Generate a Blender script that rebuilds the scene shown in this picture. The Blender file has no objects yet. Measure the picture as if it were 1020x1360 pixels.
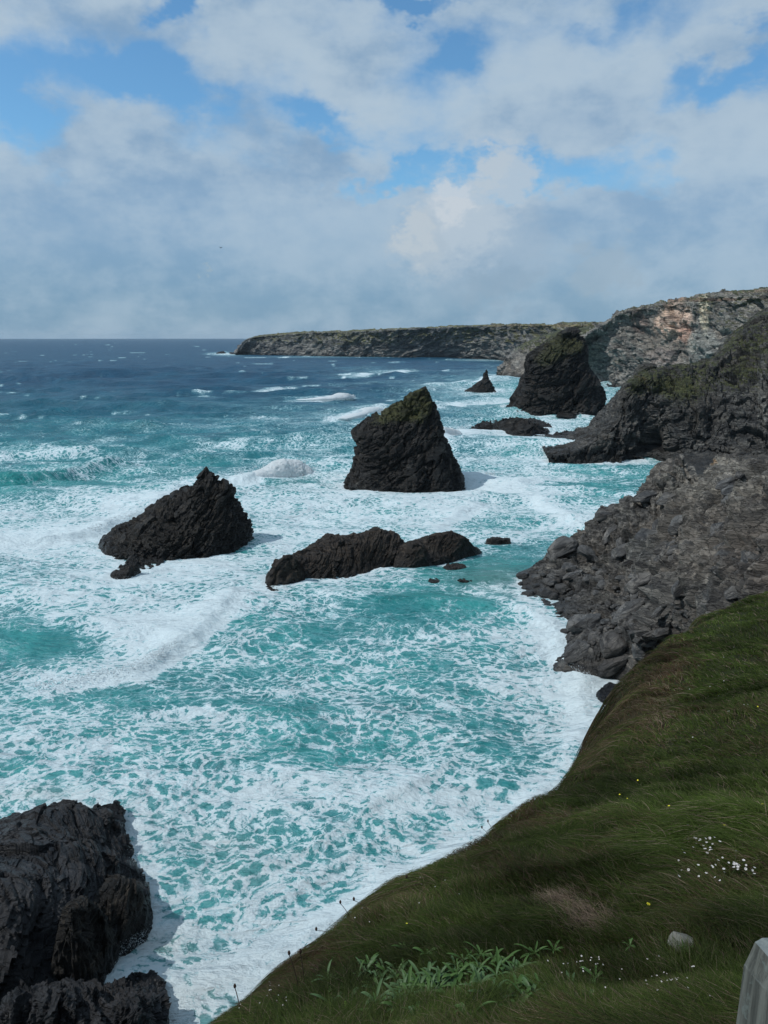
import bpy, math
import numpy as np

# ------------------------------------------------------------------ camera, sky, sun, exposure
sc = bpy.context.scene
COL = sc.collection
CAMZ = 60.0
F = 1027.0                      # focal length in photo pixels (photo 1020 x 1360)
PITCH = math.radians(12.757)
CP, SP = math.cos(PITCH), math.sin(PITCH)
cam = bpy.data.cameras.new('camera'); camo = bpy.data.objects.new('camera', cam); COL.objects.link(camo)
camo.location = (0, 0, CAMZ); camo.rotation_euler = (math.pi/2 - PITCH, 0, 0)
cam.sensor_fit = 'VERTICAL'; cam.sensor_height = 36; cam.lens = 36*F/1360
cam.clip_start = .05; cam.clip_end = 60000
sc.camera = camo
sc.view_settings.view_transform = 'Standard'; sc.view_settings.look = 'None'
sc.cycles.use_denoising = True; sc.cycles.sample_clamp_indirect = 1.5; sc.cycles.sample_clamp_direct = 6; sc.cycles.caustics_reflective = False; sc.cycles.caustics_refractive = False; sc.cycles.max_bounces = 5; sc.cycles.volume_bounces = 0; sc.cycles.diffuse_bounces = 3; sc.cycles.blur_glossy = 2
sc.view_settings.exposure = -0.07; sc.view_settings.gamma = 1; sc.view_settings.use_curve_mapping = False

SUN_EL, SUN_AZ = math.radians(50), math.radians(-104)     # azimuth from +Y, negative = to the left
sunv = np.array([math.sin(SUN_AZ)*math.cos(SUN_EL), math.cos(SUN_AZ)*math.cos(SUN_EL), math.sin(SUN_EL)])
sl = bpy.data.lights.new('sun', 'SUN'); so = bpy.data.objects.new('sun', sl); COL.objects.link(so)
sl.energy = 2.9; sl.angle = math.radians(.6); sl.color = (1, .985, .96)
from mathutils import Vector, Matrix
so.rotation_euler = Vector(sunv).to_track_quat('Z', 'Y').to_euler(); so.location = (-200, 0, 300)


class NT:
    """tiny node-tree writer"""
    def __init__(s, nt):
        s.t = nt; nt.nodes.clear()
    def n(s, typ, ins=None, out=0, **props):
        nd = s.t.nodes.new(typ)
        for k, v in props.items(): setattr(nd, k, v)
        for k, v in (ins or {}).items():
            i = nd.inputs[k]
            if isinstance(v, bpy.types.NodeSocket): s.t.links.new(v, i)
            else:
                if hasattr(i.default_value, '__len__') and not hasattr(v, '__len__'): v = [v]*len(i.default_value)
                if hasattr(i.default_value, '__len__') and len(i.default_value) == 4 and len(v) == 3: v = (*v, 1)
                i.default_value = v
        return nd.outputs[out] if out is not None and len(nd.outputs) else nd
    def m(s, op, a, b=None, c=None, clamp=False):
        ins = {0: a}
        if b is not None: ins[1] = b
        if c is not None: ins[2] = c
        return s.n('ShaderNodeMath', ins, operation=op, use_clamp=clamp)
    def vm(s, op, a, b=None, out=0):
        ins = {0: a}
        if b is not None: ins[1] = b
        return s.n('ShaderNodeVectorMath', ins, operation=op, out=out)
    def mix(s, f, a, b, typ='RGBA', blend='MIX'):
        nd = s.t.nodes.new('ShaderNodeMix'); nd.data_type = typ
        if typ == 'RGBA': nd.blend_type = blend; ia, ib, o = 6, 7, 2
        else: ia, ib, o = 2, 3, 0
        for i, v in ((0, f), (ia, a), (ib, b)):
            if isinstance(v, bpy.types.NodeSocket): s.t.links.new(v, nd.inputs[i])
            else:
                if i and typ == 'RGBA' and len(v) == 3: v = (*v, 1)
                nd.inputs[i].default_value = v
        return nd.outputs[o]
    def step(s, x, a, b):
        return s.n('ShaderNodeMapRange', {0: x, 1: a, 2: b, 3: 0.0, 4: 1.0}, interpolation_type='SMOOTHSTEP', clamp=True)
    def noise(s, vec, scale, detail=4, rough=.55, dist=0.0, out=0):
        return s.n('ShaderNodeTexNoise', {'Vector': vec, 'Scale': scale, 'Detail': detail, 'Roughness': rough, 'Distortion': dist}, out=out)
    def mapping(s, vec, loc=(0, 0, 0), rot=(0, 0, 0), scale=(1, 1, 1)):
        return s.n('ShaderNodeMapping', {'Vector': vec, 'Location': loc, 'Rotation': rot, 'Scale': scale})


def ray(px, py):
    x = (np.asarray(px, float)-510)/F; u = (680-np.asarray(py, float))/F
    d = CP+u*SP
    return x/d, (u*CP-SP)/d
def P(px, py, Y):               # point at forward distance Y seen at photo pixel
    a, b = ray(px, py)
    return np.array([float(a*Y), float(Y), float(CAMZ+b*Y)])
def S(px, py, z=0.0):           # point at height z seen at photo pixel
    a, b = ray(px, py); Y = (z-CAMZ)/b
    return np.array([float(a*Y), float(Y), float(z)])
def proj(x, y, z):
    dz = z-CAMZ
    dep = np.maximum(y*CP-dz*SP, 1e-3); up = y*SP+dz*CP
    return 510+F*x/dep, 680-F*up/dep

# ------------------------------------------------------------------ world: Nishita sky and a layer of cloud
w = bpy.data.worlds.new('World'); sc.world = w; w.use_nodes = True
T = NT(w.node_tree)
sky = T.n('ShaderNodeTexSky', sky_type='NISHITA', sun_disc=False, sun_elevation=SUN_EL, sun_rotation=SUN_AZ % (2*math.pi),
          altitude=60, air_density=1.0, dust_density=.6, ozone_density=2.5)
D = T.n('ShaderNodeTexCoord')
sp = T.n('ShaderNodeSeparateXYZ', {0: D}, out=None)
dx, dy, dz = sp.outputs
el = T.m('ARCSINE', dz); az = T.m('ARCTAN2', dx, dy)
zz = T.m('ADD', T.m('MAXIMUM', dz, 0.0), .10)
pv = T.n('ShaderNodeCombineXYZ', {0: T.m('DIVIDE', dx, zz), 1: T.m('DIVIDE', dy, zz), 2: 3.3})
sv = T.n('ShaderNodeCombineXYZ', {0: az, 1: T.m('MULTIPLY', el, 1.5), 2: .7})
wob = T.noise(sv, 9, 5, .6)
wob2 = T.noise(T.mapping(sv, (5, 3, 1)), 9, 5, .6)
azw = T.m('ADD', az, T.m('MULTIPLY', T.m('SUBTRACT', wob, .5), .22))
elw = T.m('ADD', el, T.m('MULTIPLY', T.m('SUBTRACT', wob2, .5), .14))
def skyang(px, py):
    a, b = ray(px, py)
    return math.atan2(float(a), 1.0), math.asin(float(b)/math.sqrt(1+float(a)**2+float(b)**2))
def blob(px, py, rx, ry, rot=0.0, A=azw, E=elw):
    a0, e0 = skyang(px, py); k = 1/F
    da = T.m('SUBTRACT', A, a0); de = T.m('SUBTRACT', E, e0)
    c, s_ = math.cos(rot), math.sin(rot)
    u = T.m('ADD', T.m('MULTIPLY', da, c/(rx*k)), T.m('MULTIPLY', de, s_/(rx*k)))
    v = T.m('ADD', T.m('MULTIPLY', da, -s_/(ry*k)), T.m('MULTIPLY', de, c/(ry*k)))
    r2 = T.m('ADD', T.m('MULTIPLY', u, u), T.m('MULTIPLY', v, v))
    return T.m('EXPONENT', T.m('MULTIPLY', r2, -1.0))
n1 = T.noise(pv, .75, 10, .56, .3)
n2 = T.noise(T.mapping(sv, (2, 9, 4)), 7.0, 9, .58, .2)
cov = T.m('ADD', T.m('MULTIPLY', n1, .55), T.m('MULTIPLY', n2, .55))
cov = T.m('ADD', cov, .095)
for px, py, rx, ry, rot, a in [(180, 100, 90, 32, -.1, .36), (15, 150, 60, 42, 0, .34), (440, 160, 62, 24, -.3, .30), (520, 242, 100, 14, .12, .28),
                               (725, 225, 120, 26, 0, .34), (610, 82, 45, 22, .2, .26), (960, 95, 80, 22, .1, .28), (250, 8, 30, 14, 0, .3),
                               (560, 6, 60, 9, 0, .25), (880, 245, 110, 14, 0, .16), (60, 240, 60, 12, 0, .12), (300, 60, 30, 18, 0, .12), (800, 20, 60, 20, 0, .14)]:
    cov = T.m('SUBTRACT', cov, T.m('MULTIPLY', blob(px, py, rx, ry, rot), a))
low = T.step(el, .235, .06)                          # thick haze bank low over the sea
cov = T.m('ADD', cov, T.m('MULTIPLY', low, .45))
cm = T.step(cov, .41, .66)
n3 = T.noise(T.mapping(sv, (7, 1, 2)), 11, 8, .6)
n4 = T.noise(T.mapping(sv, (1, 8, 5), scale=(1, 1.6, 1)), 4.0, 7, .55)
shade = T.m('ADD', T.m('MULTIPLY', n3, .45), T.m('MULTIPLY', n4, .65))
cc = T.mix(T.step(shade, .42, .66), (.265, .415, .60), (.515, .64, .75))
hz = T.mix(T.step(el, .0, .20), (.190, .345, .500), (.295, .475, .69))
cc = T.mix(T.m('MULTIPLY', low, .74), cc, hz)
cc = T.mix(T.m('MULTIPLY', T.step(T.m('ADD', T.m('MULTIPLY', n3, .5), T.m('MULTIPLY', n2, .5)), .40, .62), .62), cc, (.46, .59, .72))
fa = T.noise(T.mapping(sv, (3, 3, 3)), 34, 6, .65)
fb = T.noise(T.mapping(sv, (8, 2, 6)), 34, 6, .65)
A2 = T.m('ADD', az, T.m('MULTIPLY', T.m('SUBTRACT', fa, .5), .10)); E2 = T.m('ADD', el, T.m('MULTIPLY', T.m('SUBTRACT', fb, .5), .10))
for px, py, rx, ry, rot, a, col in [(650, 330, 85, 55, .2, .45, (.36, .47, .60)), (668, 238, 44, 44, 0, 1.0, (.52, .62, .72)), (612, 285, 56, 52, .5, 1.0, (.52, .62, .72)),
                                    (560, 325, 34, 38, .3, .95, (.48, .58, .68)), (600, 265, 26, 24, .6, .9, (.66, .72, .78)), (553, 310, 20, 26, .2, .8, (.58, .65, .71)),
                                    (650, 230, 26, 18, .5, .8, (.58, .65, .71)), (800, 358, 45, 28, .4, .6, (.36, .47, .58)), (272, 362, 10, 7, 0, .7, (.36, .48, .58)), (665, 380, 50, 22, .2, .5, (.30, .42, .55))]:
    b_ = T.m('MULTIPLY', T.step(T.m('ADD', blob(px, py, rx*1.1, ry*1.1, rot, A2, E2), T.m('MULTIPLY', T.m('SUBTRACT', n3, .5), .8)), .18, .78), a*.92)
    cc = T.mix(b_, cc, col); cm = T.m('MAXIMUM', cm, b_)
b1 = T.n('ShaderNodeBackground', {0: T.mix(1.0, sky, (.66, 1.0, 1.12), blend='MULTIPLY'), 1: .13})
b2 = T.n('ShaderNodeBackground', {0: cc, 1: .93})
T.n('ShaderNodeOutputWorld', {0: T.n('ShaderNodeMixShader', {0: T.m('MULTIPLY', cm, .96), 1: b1, 2: b2})})

# ------------------------------------------------------------------ numeric helpers
def H(ix, iy, iz, seed=0):
    h = (ix.astype(np.uint32)*np.uint32(73856093)) ^ (iy.astype(np.uint32)*np.uint32(19349663)) ^ (iz.astype(np.uint32)*np.uint32(83492791)) ^ np.uint32((seed*2654435761) & 0xffffffff)
    h ^= h >> np.uint32(15); h *= np.uint32(2246822519); h ^= h >> np.uint32(13); h *= np.uint32(3266489917); h ^= h >> np.uint32(16)
    return h
def Hf(ix, iy, iz, seed=0): return H(ix, iy, iz, seed).astype(np.float32)/np.float32(4294967295.0)
def vnoise(x, y, z, seed=0):
    x, y, z = np.broadcast_arrays(np.asarray(x, np.float32), np.asarray(y, np.float32), np.asarray(z, np.float32))
    ix, iy, iz = [np.floor(a).astype(np.int64) for a in (x, y, z)]
    fx, fy, fz = x-ix, y-iy, z-iz
    fx, fy, fz = [a*a*(3-2*a) for a in (fx, fy, fz)]
    r = 0
    for a in (0, 1):
        for b in (0, 1):
            for c in (0, 1):
                r = r + Hf(ix+a, iy+b, iz+c, seed)*(fx if a else 1-fx)*(fy if b else 1-fy)*(fz if c else 1-fz)
    return r
def fbm(x, y, z, seed=0, oct=4, gain=.5):
    r = 0; a = 1; t = 0
    for o in range(oct):
        f = 2.03**o
        r = r+a*(vnoise(x*f+o*7.1, y*f-o*3.7, z*f+o*1.9, seed+o)-.5); t += a; a *= gain
    return r/t*2
def facets(q, seed=0):
    """blocky cells with tilted faces; q (n,3). returns value about -1..1, edge 0..1"""
    b = np.floor(q-.5).astype(np.int64); d1 = np.full(len(q), 9e9, np.float32); d2 = d1.copy(); val = np.zeros(len(q), np.float32)
    for i in (0, 1):
        for j in (0, 1):
            for k in (0, 1):
                c = b+np.array([i, j, k]); X, Y, Z = c[:, 0], c[:, 1], c[:, 2]
                h = H(X, Y, Z, seed)
                o = np.stack([(h & np.uint32(1023)), (h >> np.uint32(10)) & np.uint32(1023), (h >> np.uint32(20)) & np.uint32(1023)], 1).astype(np.float32)/1023
                v = (q-(c+.5+(o-.5)*.8)).astype(np.float32)
                d = (v*v).sum(1)
                h2 = H(X, Y, Z, seed+77)
                t = np.stack([(h2 & np.uint32(1023)), (h2 >> np.uint32(10)) & np.uint32(1023), (h2 >> np.uint32(20)) & np.uint32(1023)], 1).astype(np.float32)/512-1
                vv = (o[:, 0]*2-1)*.75+(t*v).sum(1)*2.1
                m1 = d < d1
                d2 = np.where(m1, d1, np.minimum(d2, d)); val = np.where(m1, vv, val); d1 = np.where(m1, d, d1)
    return val, np.sqrt(d2)-np.sqrt(d1)
def rotm(axis, deg):
    return np.array(Matrix.Rotation(math.radians(deg), 3, axis))
BED = rotm('Y', -38) @ rotm('X', 20)     # bedding planes dip down to the left
def rockd(Pn, size, seed=0, flat=.38, R=BED, fine=1.0, crack=.25, led=((.30, .060), (.11, .026), (.045, .010)), rough=.014):
    """displacement in metres for rock surface, feature size in metres"""
    q = Pn @ R
    wq = np.stack([fbm(Pn[:, 0]/size, Pn[:, 1]/size, Pn[:, 2]/size, seed+5+i, 3) for i in range(3)], 1)*size*.16
    q = q+wq
    out = 0
    for s, a in ((1.0, .115), (.40, .062), (.15, .030*fine)):
        v, e = facets(q/(size*s*np.array([1, 1.5, flat])), seed+int(s*100))
        out = out+v*a*size - np.clip(.10-e, 0, 1)*crack*size*s*1.6
    # bedding ledges: saw-tooth steps along the bedding normal
    k = vnoise(q[:, 0]/size*.9, q[:, 1]/size*.9, q[:, 2]/size, seed+61)
    for lam, a in led:
        ph = q[:, 2]/(lam*size)+fbm(q[:, 0]/(size*1.3), q[:, 1]/(size*1.3), q[:, 2]/size, seed+62, 2)*1.2/lam*.22
        out = out+((ph-np.floor(ph))**1.5-.4)*a*size*(.3+1.2*k)
    out = out+fbm(Pn[:, 0]/size*6, Pn[:, 1]/size*6, Pn[:, 2]/size*6, seed+9, 4, .6)*rough*size
    return out-out.mean()
def sstep(x, a, b):
    t = np.clip((x-a)/(b-a), 0, 1); return t*t*(3-2*t)

def mesh_grid(name, G, mat, wrap=False, attrs=None, smooth=True, cap=False, mats=None):
    """G (nr,nc,3) -> mesh object"""
    nr, nc = G.shape[:2]
    V = G.reshape(-1, 3).astype(np.float32)
    I = np.arange(nr*nc).reshape(nr, nc)
    A = I if not wrap else np.concatenate([I, I[:, :1]], 1)
    Q = np.stack([A[:-1, :-1], A[1:, :-1], A[1:, 1:], A[:-1, 1:]], -1).reshape(-1, 4)
    return mesh_vf(name, V, Q, mat, attrs, smooth)
def mesh_data(name, V, Q, mat, attrs=None, smooth=True):
    me = bpy.data.meshes.new(name)
    V = np.ascontiguousarray(V, np.float32); Q = np.ascontiguousarray(Q, np.int32); k = Q.shape[1]
    me.vertices.add(len(V)); me.vertices.foreach_set('co', V.ravel())
    me.loops.add(Q.size); me.loops.foreach_set('vertex_index', Q.ravel())
    me.polygons.add(len(Q)); me.polygons.foreach_set('loop_start', np.arange(0, Q.size, k, dtype=np.int32))
    me.polygons.foreach_set('use_smooth', np.full(len(Q), smooth, bool))
    me.update(calc_edges=True); me.validate()
    for an, v in (attrs or {}).items():
        v = np.asarray(v, np.float32)
        if v.ndim == 1:
            a = me.attributes.new(an, 'FLOAT', 'POINT'); a.data.foreach_set('value', v)
        else:
            a = me.attributes.new(an, 'FLOAT_COLOR', 'POINT'); a.data.foreach_set('color', np.concatenate([v, np.ones((len(v), 1), np.float32)], 1).ravel())
    if mat: me.materials.append(mat)
    return me
def link(o, parent=None):
    COL.objects.link(o)
    if parent is not None: o.parent = parent
    return o
def mesh_vf(name, V, Q, mat, attrs=None, smooth=True, parent=None):
    return link(bpy.data.objects.new(name, mesh_data(name, V, Q, mat, attrs, smooth)), parent)
def tag(o, label, cat, group=None):
    o['label'] = label; o['category'] = cat
    if group: o['group'] = group
    return o
def struct(o, label=None):
    o['kind'] = 'structure'
    if label: o['label'] = label
    return o
def gnormals(G, wrap=False):
    if wrap: dc = np.roll(G, -1, 1)-np.roll(G, 1, 1)
    else: dc = np.gradient(G, axis=1)
    dr = np.gradient(G, axis=0)
    n = np.cross(dr, dc); l = np.linalg.norm(n, axis=2, keepdims=True)
    return n/np.maximum(l, 1e-9)
def catmull(C, n, axis):
    C = np.moveaxis(np.asarray(C, float), axis, 0); m = len(C)
    t = np.linspace(0, m-1, n); i = np.minimum(t.astype(int), m-2); f = (t-i)
    g = lambda k: C[np.clip(i+k, 0, m-1)]
    f = f.reshape(-1, *([1]*(C.ndim-1)))
    r = .5*(2*g(0)+(g(1)-g(-1))*f+(2*g(-1)-5*g(0)+4*g(1)-g(2))*f*f+(3*g(0)-g(-1)-3*g(1)+g(2))*f**3)
    lin = g(0)*(1-f)+g(1)*f
    return np.moveaxis(r*.6+lin*.4, 0, axis)
class TPS:
    def __init__(s, pts, lam=0.0):
        p = np.array(pts, float); s.c = p[:, :2]; n = len(p)
        s.sc = np.abs(s.c).max(); c = s.c/s.sc
        K = s.k(np.linalg.norm(c[:, None]-c[None], axis=2))+lam*np.eye(n)
        Q = np.concatenate([np.ones((n, 1)), c], 1)
        A = np.block([[K, Q], [Q.T, np.zeros((3, 3))]])
        s.w = np.linalg.solve(A, np.concatenate([p[:, 2], np.zeros(3)]))
    @staticmethod
    def k(r): return np.where(r > 1e-9, r*r*np.log(np.maximum(r, 1e-9)), 0)
    def __call__(s, x, y):
        x = np.asarray(x, float)/s.sc; y = np.asarray(y, float)/s.sc; c = s.c/s.sc
        r = s.w[-3]+s.w[-2]*x+s.w[-1]*y
        for i in range(len(c)):
            r = r+s.w[i]*s.k(np.hypot(x-c[i, 0], y-c[i, 1]))
        return r
def pxblob(U, V, L):
    r = np.zeros_like(U)
    for cx, cy, rx, ry, a in L:
        r = r+a*np.exp(-((U-cx)/rx)**2-((V-cy)/ry)**2)
    return r

# ------------------------------------------------------------------ materials
def new_mat(name):
    m = bpy.data.materials.new(name); m.use_nodes = True
    return m, NT(m.node_tree)
def rock_mat(name, cols, fs=1.0, vein=.5, wet=2.5, vegc=((.030, .036, .012), (.060, .058, .022)), bump=1.0, obj=False, rough=.72, rot=(-.3, .66, 0)):
    """cols: dark, mid, light base colours; fs feature size in metres"""
    m, t = new_mat(name)
    if obj:
        rnd = t.n('ShaderNodeObjectInfo', out=5)
        pos = t.vm('ADD', t.n('ShaderNodeTexCoord', out=3), t.vm('SCALE', t.n('ShaderNodeCombineXYZ', {0: rnd, 1: t.m('MULTIPLY', rnd, 7.3), 2: rnd})))
        pos.node.inputs[1].links[0].from_node.inputs[3].default_value = 40
    else:
        pos = t.n('ShaderNodeNewGeometry')
    wz = t.n('ShaderNodeSeparateXYZ', {0: t.n('ShaderNodeNewGeometry')}, out=2)
    big = t.noise(pos, .12/fs, 5, .6)
    med = t.noise(pos, .9/fs, 7, .65, .4)
    st = t.noise(t.mapping(pos, rot=rot, scale=(.35/fs, .35/fs, 3.2/fs)), 1.0, 8, .68, .5)
    fin = t.noise(pos, 7/fs, 6, .7)
    mixv = t.m('ADD', t.m('MULTIPLY', med, .45), t.m('MULTIPLY', st, .55))
    c = t.mix(t.step(mixv, .34, .52), cols[0], cols[1])
    c = t.mix(t.step(mixv, .50, .70), c, cols[2])
    c = t.mix(t.m('MULTIPLY', t.step(big, .38, .66), .45), c, cols[3] if len(cols) > 3 else cols[1])
    if vein:
        vv = t.noise(t.mapping(pos, (3, 1, 5), rot=(.5, .4, 0), scale=(.30/fs, .30/fs, .8/fs)), 1.0, 5, .6, 1.2)
        ln = t.step(t.m('ABSOLUTE', t.m('SUBTRACT', vv, .5)), .010, .002)
        ln = t.m('MULTIPLY', ln, t.step(t.noise(pos, .5/fs, 3, .5), .50, .64))
        c = t.mix(t.m('MULTIPLY', ln, vein), c, (.30, .29, .26))
    tint = t.n('ShaderNodeAttribute', attribute_name='tint', out=None)
    c = t.mix(t.n('ShaderNodeAttribute', attribute_name='tamt', out=2), c, t.mix(.65, tint.outputs[0], t.mix(1.0, t.mix(.5, (.5, .5, .5), t.mix(mixv, (0, 0, 0), (2.0, 2.0, 2.0))), tint.outputs[0], blend='MULTIPLY')))
    vg = t.n('ShaderNodeAttribute', attribute_name='veg', out=2)
    vf = t.step(t.m('ADD', vg, t.m('MULTIPLY', t.m('SUBTRACT', t.noise(pos, 1.6/fs, 7, .72), .5), 1.3)), .38, .62)
    c = t.mix(vf, c, t.mix(t.step(fin, .35, .65), vegc[0], vegc[1]))
    wt = t.step(t.m('ADD', wz, t.m('MULTIPLY', med, -2.5)), wet, wet*.25-.7)
    c = t.mix(t.m('MULTIPLY', wt, .55), c, (.012, .012, .012))
    c = t.mix(1.0, c, t.mix(fin, (.72, .72, .72), (1.28, 1.28, 1.28)), blend='MULTIPLY')
    vor = t.n('ShaderNodeTexVoronoi', {'Vector': t.vm('ADD', t.mapping(pos, rot=rot, scale=(.7/fs, .7/fs, 2.2/fs)), t.vm('SCALE', t.noise(pos, .8/fs, 3, out=1))), 'Scale': 1.0}, feature='DISTANCE_TO_EDGE')
    crk = t.step(vor, .0, .07)
    cell = t.n('ShaderNodeTexVoronoi', {'Vector': t.vm('ADD', t.mapping(pos, rot=rot, scale=(.45/fs, .45/fs, 1.5/fs)), t.vm('SCALE', t.noise(pos, .8/fs, 3, out=1))), 'Scale': 1.0}, out=1)
    c = t.mix(1.0, c, t.mix(t.n('ShaderNodeSeparateColor', {0: cell}), (.55, .56, .58), (1.6, 1.56, 1.5)), blend='MULTIPLY')
    c = t.mix(t.m('MULTIPLY', t.m('SUBTRACT', 1.0, crk), .6), c, (.010, .010, .010))
    hgt = t.m('ADD', t.m('ADD', t.m('MULTIPLY', st, .8), t.m('MULTIPLY', med, .5)), t.m('ADD', t.m('MULTIPLY', fin, .14), t.m('MULTIPLY', crk, .16)))
    bp = t.n('ShaderNodeBump', {'Height': hgt, 'Distance': 1.0*fs*bump, 'Strength': .8})
    rg = t.m('SUBTRACT', rough, t.m('MULTIPLY', wt, .38))
    b = t.n('ShaderNodeBsdfPrincipled', {'Base Color': c, 'Roughness': rg, 'Specular IOR Level': .3, 'Normal': bp})
    t.n('ShaderNodeOutputMaterial', {0: b})
    return m
DK = ((.004, .004, .0045), (.015, .0142, .0135), (.066, .059, .050), (.026, .021, .016))
M_stack = rock_mat('dark_slate', DK, 1.4, .5)
M_left = rock_mat('brown_slate', ((.004, .004, .004), (.013, .012, .0105), (.10, .080, .060), (.028, .022, .016)), 1.0, .25)
M_low = rock_mat('wet_brown_rock', ((.009, .007, .006), (.030, .024, .019), (.085, .064, .048), (.045, .034, .025)), .8, .2)
M_near = rock_mat('blue_black_slate', ((.006, .0065, .008), (.017, .018, .021), (.042, .043, .045), (.024, .021, .019)), 1.5, .06, wet=1.5, rough=.46, bump=.6)
M_head = rock_mat('grey_slate', ((.022, .022, .022), (.092, .088, .082), (.25, .235, .205), (.115, .098, .080)), 1.4, .7, wet=3.2, bump=.7)
M_bould = rock_mat('boulder_grey', ((.026, .027, .028), (.072, .073, .073), (.17, .165, .155), (.080, .070, .060)), .45, .5, wet=2.2, obj=True)
M_cliff = rock_mat('far_cliff_rock', ((.085, .085, .08), (.21, .205, .19), (.42, .40, .35), (.24, .21, .175)), 5.0, 0, wet=5, vegc=((.048, .058, .028), (.095, .098, .048)))
M_front = rock_mat('dark_cliff_rock', ((.018, .019, .019), (.060, .060, .058), (.19, .185, .165), (.070, .061, .050)), 2.2, .3, wet=4, vegc=((.030, .038, .014), (.066, .068, .026)))
M_far = rock_mat('hazy_cliff_rock', ((.10, .105, .11), (.19, .19, .18), (.32, .31, .28), (.18, .175, .15)), 14.0, 0, wet=8, vegc=((.085, .095, .045), (.17, .165, .085)))  # base colours paled: distance haze is put into the rock colour

# ------------------------------------------------------------------ sea
FT_PX = [0, 100, 200, 300, 400, 500, 600, 700, 800, 900, 1000]
FT = {
 449: [0]*11, 485: [0, 0, 0, 0, .03, .05, .1, .25, .3, .3, .3], 500: [0, 0, 0, 0, .06, .10, .3, .5, .4, .3, .3], 520: [0, 0, 0, .06, .12, .14, .50, .6, .6, .5, .5],
 540: [0, .02, .05, .12, .25, .25, .35, .6, .65, .6, .6], 560: [.08, .08, .12, .36, .3, .35, .5, .65, .6, .6, .6], 580: [.15, .15, .2, .25, .48, .5, .5, .7, .6, .5, .5],
 600: [.35, .36, .3, .25, .4, .42, .62, .75, .62, .3, .4], 620: [.24, .35, .34, .32, .5, .5, .62, .62, .48, .4, .45], 640: [.22, .22, .45, .5, .52, .6, .62, .55, .36, .40, .4],
 660: [.35, .42, .66, .66, .70, .76, .62, .58, .42, .5, .5], 680: [.62, .7, .72, .68, .75, .76, .7, .55, .5, .6, .6], 700: [.76, .76, .78, .7, .74, .74, .68, .64, .6, .6, .6],
 720: [.74, .80, .84, .74, .72, .7, .64, .55, .5, .5, .5], 740: [.66, .75, .84, .84, .7, .58, .46, .4, .5, .5, .5], 760: [.6, .75, .88, .88, .68, .55, .38, .34, .5, .5, .5],
 780: [.6, .78, .85, .85, .6, .5, .36, .46, .6, .6, .6], 800: [.48, .76, .85, .78, .42, .36, .32, .52, .8, .8, .8], 820: [.42, .72, .84, .66, .38, .30, .30, .50, .8, .8, .8],
 840: [.34, .52, .78, .5, .36, .32, .36, .56, .8, .8, .8], 870: [.4, .42, .56, .46, .46, .42, .48, .62, .82, .8, .8], 900: [.5, .42, .42, .5, .58, .55, .55, .68, .76, .7, .7],
 940: [.46, .42, .46, .55, .62, .6, .6, .68, .74, .8, .8], 980: [.54, .5, .54, .6, .64, .6, .64, .70, .80, .8, .8], 1020: [.64, .6, .63, .64, .64, .6, .64, .74, .8, .8, .8],
 1060: [.66, .66, .64, .62, .6, .64, .72, .85, .8, .8, .8], 1100: [.68, .68, .64, .62, .6, .66, .82, .8, .8, .8, .8], 1150: [.68, .66, .62, .58, .6, .76, .8, .8, .8, .8, .8],
 1200: [.66, .64, .6, .6, .7, .84, .8, .8, .8, .8, .8], 1250: [.6, .55, .62, .76, .84, .8, .8, .8, .8, .8, .8], 1300: [.6, .5, .55, .70, .8, .8, .8, .8, .8, .8, .8],
 1360: [.5, .5, .48, .45, .6, .6, .6, .6, .6, .6, .6]}
def table(U, V):
    ys = np.array(sorted(FT)); A = np.array([FT[y] for y in ys])
    fy = np.interp(V, ys, np.arange(len(ys))); fx = np.interp(U, FT_PX, np.arange(len(FT_PX)))
    i = np.minimum(fy.astype(int), len(ys)-2); j = np.minimum(fx.astype(int), len(FT_PX)-2); a = fy-i; b = fx-j
    return (A[i, j]*(1-b)+A[i, j+1]*b)*(1-a)+(A[i+1, j]*(1-b)+A[i+1, j+1]*b)*a
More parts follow.
